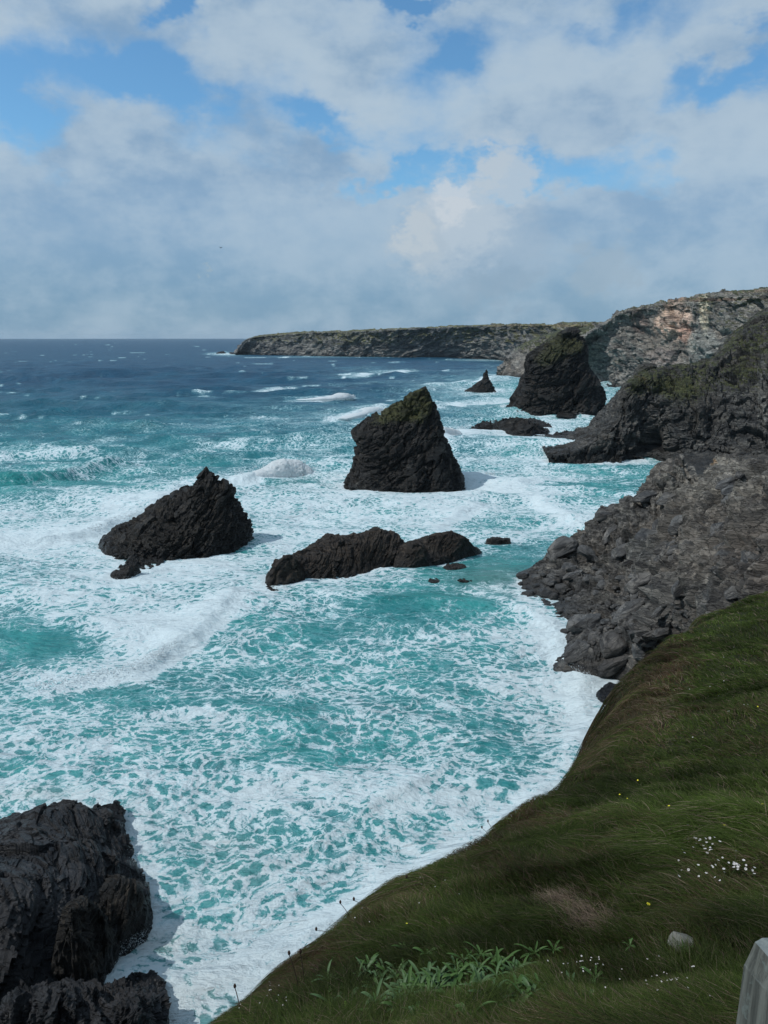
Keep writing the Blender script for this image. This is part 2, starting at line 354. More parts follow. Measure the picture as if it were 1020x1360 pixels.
# breakers: photo polyline at sea level, height m, width m, foam on the crest, foam behind, face colour
WAVES = [([(-60, 722), (0, 716), (60, 714), (130, 700), (190, 680), (235, 655)], 1.9, 7, 1.0, .5, .4),
         ([(-60, 646), (20, 642), (80, 634), (150, 620), (215, 612)], 5.2, 8, .05, .1, 1.6),
         ([(-40, 605), (30, 600), (110, 598), (160, 590)], 1.2, 8, .25, .2, .6),
         ([(285, 646), (345, 637), (422, 628)], 1.8, 6, 1.4, .6, .3),
         ([(375, 531), (420, 530), (466, 526)], 3.0, 12, 1.0, .4, 1.0),
         ([(395, 512), (440, 511), (560, 508)], 1.5, 14, .1, .1, .6),
         ([(430, 556), (470, 551), (510, 541)], 2.4, 10, .9, .4, 1.0),
         ([(310, 522), (350, 520), (386, 513)], 2.4, 14, .75, .1, .8),
         ([(460, 500), (500, 497), (548, 493)], 3.0, 22, 1.0, .5, .3),
         ([(300, 494), (360, 492), (400, 489)], 2.2, 22, .1, .0, .2),
         ([(120, 528), (200, 524), (290, 522)], 1.8, 16, .05, .0, .1),
         ([(0, 548), (80, 546), (150, 541)], 1.6, 16, .0, .0, .2),
         ([(180, 556), (260, 550), (330, 548)], 1.6, 12, .05, .0, .4),
         ([(40, 575), (150, 568), (240, 574)], 1.4, 10, .1, .05, .5),
         ([(45, 912), (100, 900), (180, 886), (240, 850), (290, 812), (305, 790)], 1.0, 4.5, 1.0, .5, .2),
         ([(600, 640), (630, 636), (662, 630)], 1.1, 7, .3, .6, .8),
         ([(620, 660), (700, 640), (760, 628)], 1.4, 8, .4, .4, .5),
         ([(690, 650), (760, 690), (840, 672)], 1.0, 7, .5, .3, .4),
         ([(560, 590), (590, 582), (625, 577)], 2.0, 8, 1.0, .6, .3),
         ([(570, 700), (600, 686), (640, 668)], 1.0, 6, .6, .3, .2),
         ([(640, 790), (700, 815), (742, 850), (772, 900), (780, 960), (760, 1010)], .8, 4.0, .4, .2, .0),
         ([(760, 1010), (700, 1065), (600, 1125), (500, 1185), (400, 1250), (320, 1290), (240, 1300), (160, 1290)], .9, 3.2, .28, .2, .0),
         ([(170, 1230), (260, 1220), (340, 1190), (420, 1150), (520, 1090)], .55, 2.6, .12, .08, .3),
         ([(200, 1180), (300, 1165), (420, 1110), (520, 1050), (640, 980)], .5, 2.6, .12, .05, .3),
         ([(420, 790), (500, 800), (600, 812), (660, 806)], .9, 6, .0, .0, .6),
         ([(680, 500), (650, 503), (600, 510), (560, 512)], 2.0, 14, .5, .4, .7),
         ([(560, 545), (620, 536), (680, 532)], 1.5, 12, .5, .5, .6)]
def wave_profile(X, Y):
    Hh = np.zeros_like(X); FO = np.zeros_like(X); FC = np.zeros_like(X); RG = np.zeros_like(X)
    for wi, (pl, h, wd, fc, fb, gc) in enumerate(WAVES):
        pts = np.array([S(a, b)[:2] for a, b in pl])
        lo = pts.min(0)-wd*7; hi = pts.max(0)+wd*7
        m = (X > lo[0]) & (X < hi[0]) & (Y > lo[1]) & (Y < hi[1])
        if not m.any(): continue
        x, y = X[m], Y[m]
        wob_ = fbm(x/(wd*2.2), y/(wd*2.2), wi*3.3, 40, 3)*wd*.5
        seg = np.diff(pts, axis=0); L = np.linalg.norm(seg, axis=1); cum = np.concatenate([[0], np.cumsum(L)]); tot = cum[-1]
        best = np.full(x.shape, 1e9); sg = np.zeros_like(x); sa = np.zeros_like(x)
        for k in range(len(seg)):
            t = ((x-pts[k, 0])*seg[k, 0]+(y-pts[k, 1])*seg[k, 1])/L[k]**2; tc = np.clip(t, 0, 1)
            ddx = x-(pts[k, 0]+tc*seg[k, 0]); ddy = y-(pts[k, 1]+tc*seg[k, 1]); d = np.hypot(ddx, ddy)
            side = np.sign(seg[k, 0]*ddy-seg[k, 1]*ddx)
            mm = d < best; best = np.where(mm, d, best); sg = np.where(mm, side, sg); sa = np.where(mm, (cum[k]+tc*L[k])/tot, sa)
        d = best*np.where(sg == 0, 1, sg)+wob_        # positive = seaward (left of the left-to-right line)
        env = np.sqrt(np.clip(np.sin(np.pi*np.clip(sa*.94+.03, 0, 1)), 0, 1))*np.exp(-np.maximum(0, (best-3.5*wd)/wd)**2)
        env = env*(.75+.5*vnoise(sa*tot/(wd*1.2), wi*9.7, 0., 41))
        prof = np.where(d > 0, np.exp(-(d/(wd*1.15))**2), np.exp(-(d/(wd*.48))**2))
        Hh[m] += h*env*prof
        Hh[m] -= h*.22*env*np.exp(-((d+wd*1.5)/(wd))**2)
        face = np.exp(-((d+wd*.35)/(wd*.5))**2); back = np.where(d > 0, np.exp(-(d/(wd*2.6))**2), np.exp(-(d/(wd*.9))**2))
        FO[m] += env*(fc*face+fb*back); RG[m] += env*fc*face*h
        FC[m] += gc*env*np.exp(-((d+wd*.1)/(wd*.7))**2)
    return Hh, FO, FC, RG
FEET = [pair_ for pair_ in (
    [(455, 643), (470, 648), (496, 657), (520, 657), (548, 653), (580, 646), (617, 638)], [(139, 714), (165, 720), (168, 736), (178, 742), (160, 752), (146, 771), (165, 774), (200, 761), (233, 755), (266, 747), (294, 728), (334, 703)],
    [(350, 770), (348, 786), (375, 783), (400, 780), (455, 772), (505, 758), (540, 748), (568, 752), (600, 745), (637, 734)], [(618, 518), (640, 520), (660, 519)], [(672, 541), (714, 545), (742, 541), (770, 549), (803, 551)],
    [(624, 567), (655, 569), (672, 575), (700, 577), (731, 573)], [(722, 606), (760, 608), (810, 608), (850, 606)], [(690, 768), (700, 802), (735, 845), (742, 870), (785, 902), (840, 908)],
    [(20, 1082), (60, 1066), (100, 1062), (130, 1066), (166, 1074), (172, 1100), (165, 1135), (190, 1165), (200, 1200), (196, 1240), (160, 1265), (142, 1300), (175, 1298), (224, 1322), (224, 1370)])]
def sea():
    # rows of constant distance round the viewpoint, closer together where they are seen from nearer
    pys = np.concatenate([np.linspace(1470, 1000, 330), np.linspace(998.8, 600, 400), np.linspace(599, 452, 190)])
    _, b = ray(510, pys); r = -CAMZ/b; r = np.concatenate([r, np.geomspace(r[-1]*1.15, 28000, 14)])
    azs = np.concatenate([np.linspace(-75, -31, 40), np.linspace(-30.6, 30.6, 700), np.linspace(31, 60, 26)])
    A = np.radians(azs)
    X = r[:, None]*np.sin(A)[None]; Y = r[:, None]*np.cos(A)[None]
    sp_ = np.gradient(r)[:, None]*np.ones_like(X)
    U, V = proj(X, Y, 0*X)
    V2 = V+fbm(X/22, Y/30, 0, 3, 4)*9+fbm(X/6, Y/8, 0, 8, 3)*4; U2 = U+fbm(X/22, Y/22, 5, 4, 4)*40
    foam = table(U2, V2)*np.interp(V, [540, 650, 900], [.78, 1, .93])
    foam[V < 449] = 0
    wc_ = fbm(X/60, Y/22, 1., 90, 4)+fbm(X/14, Y/9, 1., 94, 3)*.45
    foam += sstep(wc_, .52, .74)*.6*sstep(V, 453, 475)*sstep(610-V, 0, 40)
    wc2 = fbm(X/190, Y/90, 4., 97, 3)+fbm(X/45, Y/40, 1., 98, 3)*.5
    foam += sstep(wc2, .62, .76)*.55*sstep(V, 451, 454)*sstep(500-V, 0, 20)
    # open-sea swell
    Z = np.zeros_like(X)
    teal_y = np.interp(V2, [449, 500, 520, 545, 565, 590, 640, 700, 1500], [0, .04, .12, .26, .45, .6, .78, .95, 1])
    right = np.clip((U2-540)/150, 0, 1)*sstep(V, 484, 520)
    teal = np.maximum(teal_y, right*.9)
    for wl, ang, am, sd in ((170, 6, 1.5, 8), (105, -7, 1.0, 9), (62, 8, .75, 1), (38, -14, .5, 2), (24, 22, .32, 3), (14, -6, .18, 4), (8.5, 30, .10, 5)):
        a = math.radians(ang); ph = (X*math.sin(a)+Y*math.cos(a))*2*math.pi/wl
        ph = ph+fbm(X/(wl*2.2), Y/(wl*2.2), 0., 20+sd, 2)*5.0
        s_ = (1-np.abs(np.sin(ph/2)))**(1.4 if wl < 90 else 2.4)*2-.6
        k = sstep(wl/sp_, 1.6, 4)
        amp = am*k*(.35+1.3*vnoise(X/(wl*2.5), Y/(wl*1.7), 3., 30+sd))
        amp = amp*np.interp(V, [449, 560, 640, 720, 1500], [2.2, 2.0, 1.4, .6, .4])
        Z += amp*s_
    hh, fo, fc, rg = wave_profile(X, Y)
    Z += hh
    near = sstep(6/sp_, 2, 5)
    Z += fbm(X/5.2, Y/4.0, 0., 61, 4)*.42*near*np.interp(V, [449, 600, 800, 1500], [.5, .9, .8, .6])
    n_ = fbm(X/1.7, Y/1.5, 0., 66, 4, .6)
    n2_ = fbm(X/.9, Y/.8, Z*.8, 67, 3, .6); n3_ = fbm(X/4., Y/3., 0., 68, 3)
    Z += (n_*.20+n2_*.06+n3_*.5)*np.minimum(rg, 2.2)*.6+n_*.10*sstep(2/sp_, 1, 3)*foam
    foam = foam+fo
    foam += pxblob(U, V, [(300, 470, 26, 2.2, .8), (440, 474, 130, 1.3, .35), (640, 478, 60, 1.5, .4), (350, 553, 30, 4, .35), (560, 520, 60, 8, .1), (640, 519, 30, 5, .5),
                          (590, 576, 14, 10, .7), (590, 660, 50, 14, .25), (680, 572, 60, 7, .4), (745, 556, 50, 7, .4), (750, 598, 40, 6, .3), (810, 505, 20, 12, .3),
                          (500, 652, 50, 8, .4), (600, 640, 30, 5, .3), (160, 722, 30, 14, .35), (180, 772, 70, 12, .3), (270, 752, 60, 10, .15), (345, 700, 16, 10, .1),
                          (350, 782, 40, 10, .3), (470, 772, 60, 10, .15), (190, 1100, 30, 50, .2), (210, 1230, 30, 40, .05), (740, 870, 26, 30, .3), (800, 930, 26, 26, .1),
                          (15, 760, 30, 8, .3), (820, 610, 120, 4, .2), (480, 490, 60, 3, .2), (420, 700, 60, 14, .1)])
    foam -= pxblob(U, V, [(60, 845, 60, 22, .45), (310, 722, 26, 20, .3), (520, 815, 120, 22, .16), (650, 770, 60, 25, .25), (250, 915, 120, 20, .06), (800, 640, 100, 14, .12),
                          (300, 1335, 40, 26, .18), (60, 650, 100, 8, .25), (45, 820, 40, 10, .2)])
    # streaks and long patches
    wx = fbm(X/30, Y/30, 0, 74, 3)*14; wy = fbm(X/30, Y/30, 7, 75, 3)*14
    foam += fbm((X+wx)/17, (Y+wy)/8, 0., 70, 4)*.34*sstep(V, 520, 600)+fbm((X+wx)/50, (Y+wy)/16, 0, 72, 3)*.22*sstep(V, 500, 560)
    rd = 1-np.abs(fbm((X+wx)/11, (Y+wy)/6, 3., 76, 4))*2.6; foam += np.clip(rd-.45, 0, 1)*.40*sstep(V, 540, 620)*sstep(foam, .1, .4)
    for pl in FEET:
        pts = np.array([S(a, b)[:2] for a, b in pl]); lo = pts.min(0)-9; hi = pts.max(0)+9
        m = (X > lo[0]) & (X < hi[0]) & (Y > lo[1]) & (Y < hi[1]); x, y = X[m], Y[m]; best = np.full(x.shape, 1e9)
        for k in range(len(pts)-1):
            e_ = pts[k+1]-pts[k]; t_k = np.clip(((x-pts[k, 0])*e_[0]+(y-pts[k, 1])*e_[1])/(e_**2).sum(), 0, 1)
            best = np.minimum(best, np.hypot(x-pts[k, 0]-t_k*e_[0], y-pts[k, 1]-t_k*e_[1]))
        sc_k = max(1.6, pts[:, 1].mean()/110)
        foam[m] += .75*np.exp(-(best/sc_k)**2)*np.clip(.55+fbm(x/3, y/3, 0, 77, 3)*1.4, 0, 1.3)
    cut = np.exp(-((V-500)/18)**2)*0
    foam = np.clip(foam-cut, 0, 1.25)
    sand = pxblob(U, V, [(50, 1045, 70, 10, .55), (130, 1080, 120, 22, .25), (200, 1240, 50, 22, .9), (250, 1330, 60, 40, .5), (290, 1110, 60, 16, .25), (660, 770, 70, 22, .5),
                         (860, 606, 60, 8, .3), (790, 905, 50, 26, .5), (310, 1150, 60, 20, .25), (400, 640, 70, 10, .15), (330, 1300, 100, 60, .3)])
    streak = fbm(X/160, Y/420, 0., 80, 4)*.5+fbm(X/60, Y/150, 0., 82, 3)*.5
    G = np.stack([X, Y, Z], -1)
    o = mesh_grid('sea', G[::1], M_sea, attrs={'foam': foam.ravel(), 'teal': (teal+streak*.16*(1-right)).ravel(), 'sand': sand.ravel(), 'face': np.clip(fc, 0, 1.5).ravel()})
    struct(o, 'teal and white surf running in from a dark blue sea')
    return o
def sea_mat():
    m, t = new_mat('sea_water')
    pos = t.n('ShaderNodeNewGeometry')
    at = lambda n: t.n('ShaderNodeAttribute', attribute_name=n, out=2)
    foam, teal, sand, face = at('foam'), at('teal'), at('sand'), at('face')
    flat = t.vm('MULTIPLY', pos, (1, 1, 0))
    wc = t.noise(flat, .35, 4, .6, out=1); wf = t.noise(flat, 1.6, 4, .6, out=1)
    wb = t.noise(flat, .055, 3, .5, out=1)
    flat2 = t.vm('ADD', flat, t.vm('MULTIPLY', t.vm('SUBTRACT', wb, (.5, .5, .5)), (12, 12, 0)))
    warp = t.vm('ADD', flat2, t.vm('MULTIPLY', t.vm('SUBTRACT', wc, (.5, .5, .5)), (3.6, 3.6, 0)))
    warp = t.vm('ADD', warp, t.vm('MULTIPLY', t.vm('SUBTRACT', wf, (.5, .5, .5)), (1.1, 1.1, 0)))
    def vor(sc_, st):
        return t.n('ShaderNodeTexVoronoi', {'Vector': t.mapping(warp, rot=(0, 0, .25), scale=(st, 1, 1)), 'Scale': sc_}, feature='DISTANCE_TO_EDGE')
    e1 = t.step(vor(.60, .72), .30, .0); e2 = t.step(vor(1.45, .8), .32, .0)
    e3 = t.step(vor(.16, .5), .22, .0)
    nz = t.noise(warp, .6, 8, .68); nf = t.noise(warp, 3.0, 6, .7)
    n0 = t.noise(t.mapping(flat, scale=(.6, 1, 1)), .13, 4, .55)
    L = t.m('ADD', t.m('MULTIPLY', e1, .50), t.m('MULTIPLY', e2, .32))
    L = t.m('ADD', L, t.m('MULTIPLY', e3, .14))
    L = t.m('ADD', L, t.m('MULTIPLY', t.m('SUBTRACT', nz, .5), .80))
    L = t.m('ADD', L, t.m('MULTIPLY', t.m('SUBTRACT', nf, .5), .34))
    L = t.m('ADD', L, t.m('MULTIPLY', t.m('SUBTRACT', n0, .5), .5))
    L = t.m('ADD', L, -.05)
    X_ = t.m('SUBTRACT', t.m('ADD', foam, L), 1.0)
    mask = t.step(X_, -.08, .22)
    veil = t.m('MULTIPLY', t.step(X_, -.50, .18), .46)          # milky aerated water under the lace
    fm = t.m('MAXIMUM', mask, t.m('MULTIPLY', veil, t.step(foam, .02, .35)))
    fm = t.m('MULTIPLY', fm, t.step(foam, .01, .10))
    fm = t.m('MULTIPLY', fm, .96)
    sepy = t.n('ShaderNodeSeparateXYZ', {0: pos}, out=1)
    c = t.mix(t.step(teal, .0, .42), (.006, .060, .118), (.009, .120, .165))
    c = t.mix(t.step(teal, .35, .95), c, (.026, .225, .228))
    c = t.mix(t.m('MULTIPLY', t.step(face, .1, .9), t.m('MULTIPLY', t.step(teal, .1, .6), .55)), c, (.010, .20, .195))
    big = t.noise(t.mapping(flat, scale=(1, 1, 1)), .035, 5, .6)
    c = t.mix(1.0, c, t.mix(t.step(big, .3, .7), (.62, .72, .76), (1.25, 1.16, 1.12)), blend='MULTIPLY')
    c = t.mix(t.m('MULTIPLY', sand, .55), c, (.17, .19, .15))
    c = t.mix(t.m('MULTIPLY', sand, .20), c, (.12, .15, .13))
    fcx = t.mix(t.step(t.m('ADD', X_, t.m('MULTIPLY', t.m('SUBTRACT', nf, .5), .5)), -.05, .45), (.26, .53, .58), (.67, .77, .80))
    fcx = t.mix(t.m('MULTIPLY', sand, .35), fcx, (.62, .60, .52))
    # ripples
    rip = t.noise(t.mapping(flat, rot=(0, 0, .15), scale=(.65, 1.15, 1)), .55, 7, .62, .4)
    rip2 = t.noise(t.mapping(flat, rot=(0, 0, -.2), scale=(.6, 1.2, 1)), .12, 6, .6, .4)
    rip3 = t.noise(t.mapping(flat, scale=(.6, 1.2, 1)), .028, 6, .6, .4)
    h = t.m('ADD', t.m('MULTIPLY', rip, .55), t.m('ADD', t.m('MULTIPLY', rip2, 2.6), t.m('MULTIPLY', rip3, 9.0)))
    bw = t.n('ShaderNodeBump', {'Height': h, 'Distance': 1.0, 'Strength': 1.0})
    bf = t.n('ShaderNodeBump', {'Height': t.m('ADD', t.m('MULTIPLY', nf, .35), t.m('ADD', t.m('MULTIPLY', nz, .9), t.m('MULTIPLY', mask, .20))), 'Distance': .8, 'Strength': .7, 'Normal': bw})
    wt = t.n('ShaderNodeBsdfPrincipled', {'Base Color': c, 'Roughness': t.mix(t.step(teal, .0, .5), .42, .24, typ='FLOAT'), 'IOR': 1.333, 'Specular IOR Level': .34, 'Normal': bw})
    fo = t.n('ShaderNodeBsdfPrincipled', {'Base Color': fcx, 'Roughness': .9, 'Specular IOR Level': .1, 'Normal': bf})
    t.n('ShaderNodeOutputMaterial', {0: t.n('ShaderNodeMixShader', {0: fm, 1: wt, 2: fo})})
    return m
M_sea = sea_mat()
sea()

# ------------------------------------------------------------------ rock builders
def loft(name, rows, Y0, mat, size, nr=150, nc=240, seed=0, ex=2.3, parent=None, flat=.38, amp=1.0, veg=None, tint=None, R=BED, vegz=None, crack=.25):
    """rows: (py, pxLeft, pxRight, front m, back m[, dY of left end, dY of right end]) from top to bottom"""
    C = []
    for r in rows:
        py, l, rr, fr, bk = r[:5]; dl, dr = (r[5], r[6]) if len(r) > 5 else (0, 0)
        a = P(l, py, Y0+dl); b = P(rr, py, Y0+dr); z = P((l+rr)/2, py, Y0)[2]; a[2] = b[2] = z
        C.append(np.concatenate([a, b, [fr, bk]]))
    C = np.array(C); zs = C[:, 2]
    # resample by arc length of the left/right edge
    d = np.concatenate([[0], np.cumsum(np.maximum(np.linalg.norm(np.diff(C[:, :3], axis=0), axis=1), np.linalg.norm(np.diff(C[:, 3:6], axis=0), axis=1)))])
    t = np.linspace(0, d[-1], nr)
    R_ = np.stack([np.interp(t, d, C[:, k]) for k in range(8)], 1)
    th = np.linspace(0, 2*np.pi, nc, endpoint=False)
    ct, st = np.cos(th), np.sin(th)
    cx = np.sign(ct)*np.abs(ct)**(2/ex); sy = np.sign(st)*np.abs(st)**(2/ex)
    a = R_[:, :3]; b = R_[:, 3:6]; mid = (a+b)/2; hx = (b-a)/2
    perp = np.stack([-hx[:, 1], hx[:, 0], np.zeros(nr)], 1); perp /= np.maximum(np.linalg.norm(perp, axis=1, keepdims=True), 1e-6)
    dep = np.where(sy[None] < 0, R_[:, 6:7], R_[:, 7:8])*sy[None]
    G = mid[:, None]+hx[:, None]*cx[None, :, None]+perp[:, None]*dep[..., None]
    N = -gnormals(G, True)
    if np.mean(np.sum(N*(G-mid[:, None]), -1)) < 0: N = -N
    N[0] = (0, 0, 1)
    dd = rockd(G.reshape(-1, 3), size, seed, flat, R, crack=crack).reshape(G.shape[:2])*amp
    dd = np.minimum(dd, size*.12)
    tw = sstep(t, 0, d[-1]*.10)[:, None]*.75+.25
    dd = dd*tw
    dd[0] = dd[0].mean()
    G = G+N*dd[..., None]
    return finish_rock(name, G, mat, True, parent, veg, tint, vegz, seed, size)
def finish_rock(name, G, mat, wrap, parent, veg, tint, vegz, seed, size, top=None):
    Nn = gnormals(G, wrap); nz = np.abs(Nn[..., 2])
    U, V = proj(G[..., 0], G[..., 1], G[..., 2])
    vg = np.zeros_like(nz)
    if vegz: vg = sstep(nz, vegz[2], vegz[3])*sstep(G[..., 2], vegz[0], vegz[1])*vegz[4]
    if veg: vg = vg+pxblob(U, V, veg)
    att = {'veg': np.clip(vg, 0, 1.2).ravel()}
    if tint:
        col = np.zeros(G.shape); wsum = np.zeros(nz.shape)
        for cx, cy, rx, ry, a, c in tint:
            wn = fbm(G[..., 0]/size*1.5, G[..., 1]/size*1.5, G[..., 2]/size*1.5, seed+31, 4)
            wg = a*sstep(1-np.hypot((U-cx)/rx, (V-cy)/ry)+wn*.55, 0, .35)
            col = col*(1-wg[..., None])+np.array(c)*wg[..., None]; wsum = wsum*(1-wg)+wg
        att['tint'] = (col/np.maximum(wsum, 1e-3)[..., None]).reshape(-1, 3); att['tamt'] = wsum.ravel()
    nr, nc = G.shape[:2]; I = np.arange(nr*nc).reshape(nr, nc); A = np.concatenate([I, I[:, :1]], 1) if wrap else I
    Q = np.stack([A[:-1, :-1], A[1:, :-1], A[1:, 1:], A[:-1, 1:]], -1).reshape(-1, 4)
    return mesh_vf(name, G.reshape(-1, 3), Q, mat, att, mat in (M_far, M_cliff), parent)
def inpoly_r(poly, c, th):
    """distance from c to polygon border along direction th"""
    out = np.full(len(th), .5)
    d = np.stack([np.cos(th), np.sin(th)], 1)
    for k in range(len(poly)):
        a = poly[k]-c; b = poly[(k+1) % len(poly)]-c; e = b-a
        den = d[:, 0]*e[1]-d[:, 1]*e[0]; den = np.where(np.abs(den) < 1e-9, 1e-9, den)
        t = (a[0]*e[1]-a[1]*e[0])/den; s = (a[0]*d[:, 1]-a[1]*d[:, 0])/den
        ok = (t > 0) & (s >= -1e-6) & (s <= 1+1e-6)
        out = np.where(ok, np.maximum(out, t), out)
    return out
def islet(name, outline, ctrl, mat, size, base=-2.5, nr=90, nc=240, seed=0, edge=.12, amp=1.0, parent=None, flat=.38, center=None, crack=.25, **kw):
    """outline: photo pixels of the waterline (z=0), all round; ctrl: (px,py,z) points on top"""
    poly = np.array([S(a, b, 0)[:2] for a, b in outline]); c = poly.mean(0) if center is None else S(*center)[:2]
    th = np.linspace(0, 2*np.pi, nc, endpoint=False); r = inpoly_r(poly, c, th)
    r = np.convolve(np.concatenate([r[-3:], r, r[:3]]), np.ones(7)/7, 'valid')
    pts = [S(a, b, z) if z < 50 else P(a, b, z) for a, b, z in ctrl]+[np.array([*p_, .4]) for p_ in poly]
    H_ = TPS(pts)
    s = np.linspace(0, 1, nr)**.8*1.06
    X = c[0]+s[:, None]*r[None]*np.cos(th)[None]; Y = c[1]+s[:, None]*r[None]*np.sin(th)[None]
    Z = np.maximum(H_(X, Y), .3)
    e = sstep(s, 1-edge, 1.06)[:, None]
    Z = Z*(1-e)+base*e
    G = np.stack([X, Y, Z], -1); N = gnormals(G, True); N = np.where(N[..., 2:] < 0, -N, N)
    N[0] = (0, 0, 1)
    dd = rockd(G.reshape(-1, 3), size, seed, flat, crack=crack).reshape(G.shape[:2])*amp; dd[0] = dd[0].mean()
    G = G+N*dd[..., None]
    return finish_rock(name, G, mat, True, parent, kw.get('veg'), kw.get('tint'), kw.get('vegz'), seed, size)
def patch(name, rows, mat, size, nr, nc, seed=0, amp=1.0, flat=.5, push=None, R=BED, crack=.25, **kw):
    C = np.array([[p if not callable(p) else p() for p in r] for r in rows], float)
    G = catmull(catmull(C, nr, 0), nc, 1)
    N = gnormals(G); 
    if np.mean(N[..., 2]) < 0: N = -N
    dd = rockd(G.reshape(-1, 3), size, seed, flat, R, crack=crack).reshape(G.shape[:2])*amp
    if push:
        U, V = proj(G[..., 0], G[..., 1], G[..., 2]); dd = dd-pxblob(U, V, push)
    rr_ = np.linspace(0, len(rows)-1, nr)[:, None]; dd = dd*(.45+.55*sstep(rr_, 2.0, 2.8)+.0)
    G = G+N*dd[..., None]
    return finish_rock(name, G, mat, False, None, kw.get('veg'), kw.get('tint'), kw.get('vegz'), seed, size)

# ------------------------------------------------------------------ far land (terrain)
def colpts(px, crest, base, Yc, extra=None, back=300, zb=None, mid=.5, my=None, backz=0):
    """one column of a coast patch: back, crest, three on the face, foot, under water"""
    f = S(px, base, 0) if not isinstance(base, tuple) else P(px, base[0], base[1])
    t = P(px, crest, Yc)
    out = [t+np.array([t[0]/t[1]*back, back, backz]), t+np.array([t[0]/t[1]*back*.3, back*.3, backz*.12])]
    out.append(t)
    for k, (q, zq) in enumerate(((.22, .86), (.5, .52), (.78, .22))):
        p_ = t*(1-q)+f*q; p_[2] = f[2]+(t[2]-f[2])*zq; out.append(p_)
    out.append(f); g = f.copy(); g[1] -= 3; g[0] -= 3*f[0]/f[1]; g[2] = min(f[2]-6, -6); out.append(g)
    return out
def coast(name, cols, *a, **k):
    cs = [colpts(*c[:4], **(c[4] if len(c) > 4 else {})) for c in cols]
    return patch(name, [[c[i] for c in cs] for i in range(len(cs[0]))], *a, **k)
# the long low headland across the bay
YB = 2500
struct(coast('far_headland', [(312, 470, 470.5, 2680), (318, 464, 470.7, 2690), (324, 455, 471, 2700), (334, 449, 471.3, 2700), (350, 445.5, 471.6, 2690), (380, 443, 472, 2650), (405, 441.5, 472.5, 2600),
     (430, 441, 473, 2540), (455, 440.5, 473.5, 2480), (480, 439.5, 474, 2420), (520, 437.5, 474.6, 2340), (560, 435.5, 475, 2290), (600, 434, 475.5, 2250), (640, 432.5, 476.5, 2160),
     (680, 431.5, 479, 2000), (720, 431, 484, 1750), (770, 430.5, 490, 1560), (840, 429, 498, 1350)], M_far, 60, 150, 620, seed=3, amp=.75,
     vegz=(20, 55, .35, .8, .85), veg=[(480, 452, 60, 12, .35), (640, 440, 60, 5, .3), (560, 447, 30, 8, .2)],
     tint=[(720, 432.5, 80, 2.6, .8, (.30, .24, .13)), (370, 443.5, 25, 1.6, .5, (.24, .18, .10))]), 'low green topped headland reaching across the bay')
# green dark slopes behind the big stack
struct(coast('middle_headland', [(660, 497, 497.5, 1275), (668, 491, 499, 1270), (674, 480, 500, 1265), (684, 468, 501, 1262), (698, 458, 502, 1262), (716, 449, 503, 1262), (740, 441, 504, 1270), (770, 437, 506, 1255),
     (800, 434, 509, 1230), (840, 430, 512, 1200)], M_cliff, 30, 110, 260, seed=11, amp=1.0, vegz=(15, 60, .3, .75, .8), veg=[(720, 455, 50, 14, .35)]), 'dark green sloping headland behind the tall pyramid stack')
# tall cliff with the pink and pale landslip
struct(coast('tall_cliff', [(770, 462, 503, 1010), (777, 447, 504, 1010), (790, 437, 506, 1000), (805, 428, 509, 985), (822, 415, 513, 965), (850, 407.5, (522, 940), 945), (880, 402.5, (528, 905), 925),
     (910, 398, (533, 880), 900), (940, 391, (540, 850), 880), (975, 387, (545, 800), 850), (1010, 385, (550, 740), 820), (1060, 379, (560, 680), 780), (1130, 372, (575, 620), 720), (1250, 362, (600, 560), 650)],
     M_cliff, 26, 300, 460, seed=23, amp=1.15, flat=.6, R=rotm('Y', 60) @ rotm('Z', 15),
     vegz=(60, 100, .45, .85, .8), veg=[(800, 450, 22, 14, .4), (835, 425, 20, 9, .25), (820, 480, 20, 12, .45), (960, 430, 25, 12, .3), (1000, 450, 40, 25, .35), (930, 470, 40, 15, .15)],
     tint=[(880, 452, 46, 42, .75, (.30, .27, .235)), (848, 425, 17, 20, .55, (.17, .115, .10)), (898, 426, 32, 30, 1.0, (.66, .50, .40)), (911, 440, 12, 22, .8, (.58, .38, .30)), (888, 415, 9, 16, .8, (.56, .40, .30)),
           (935, 418, 8, 40, .95, (.66, .60, .46)), (930, 455, 22, 26, .8, (.36, .37, .34)), (942, 480, 24, 16, .8, (.34, .36, .34)), (880, 478, 26, 22, .6, (.23, .20, .19)), (900, 398, 130, 3.2, .7, (.17, .10, .065)), (1000, 386, 60, 3.0, .6, (.17, .11, .07))]),
     'tall grey cliff with a pink and cream rock fall')
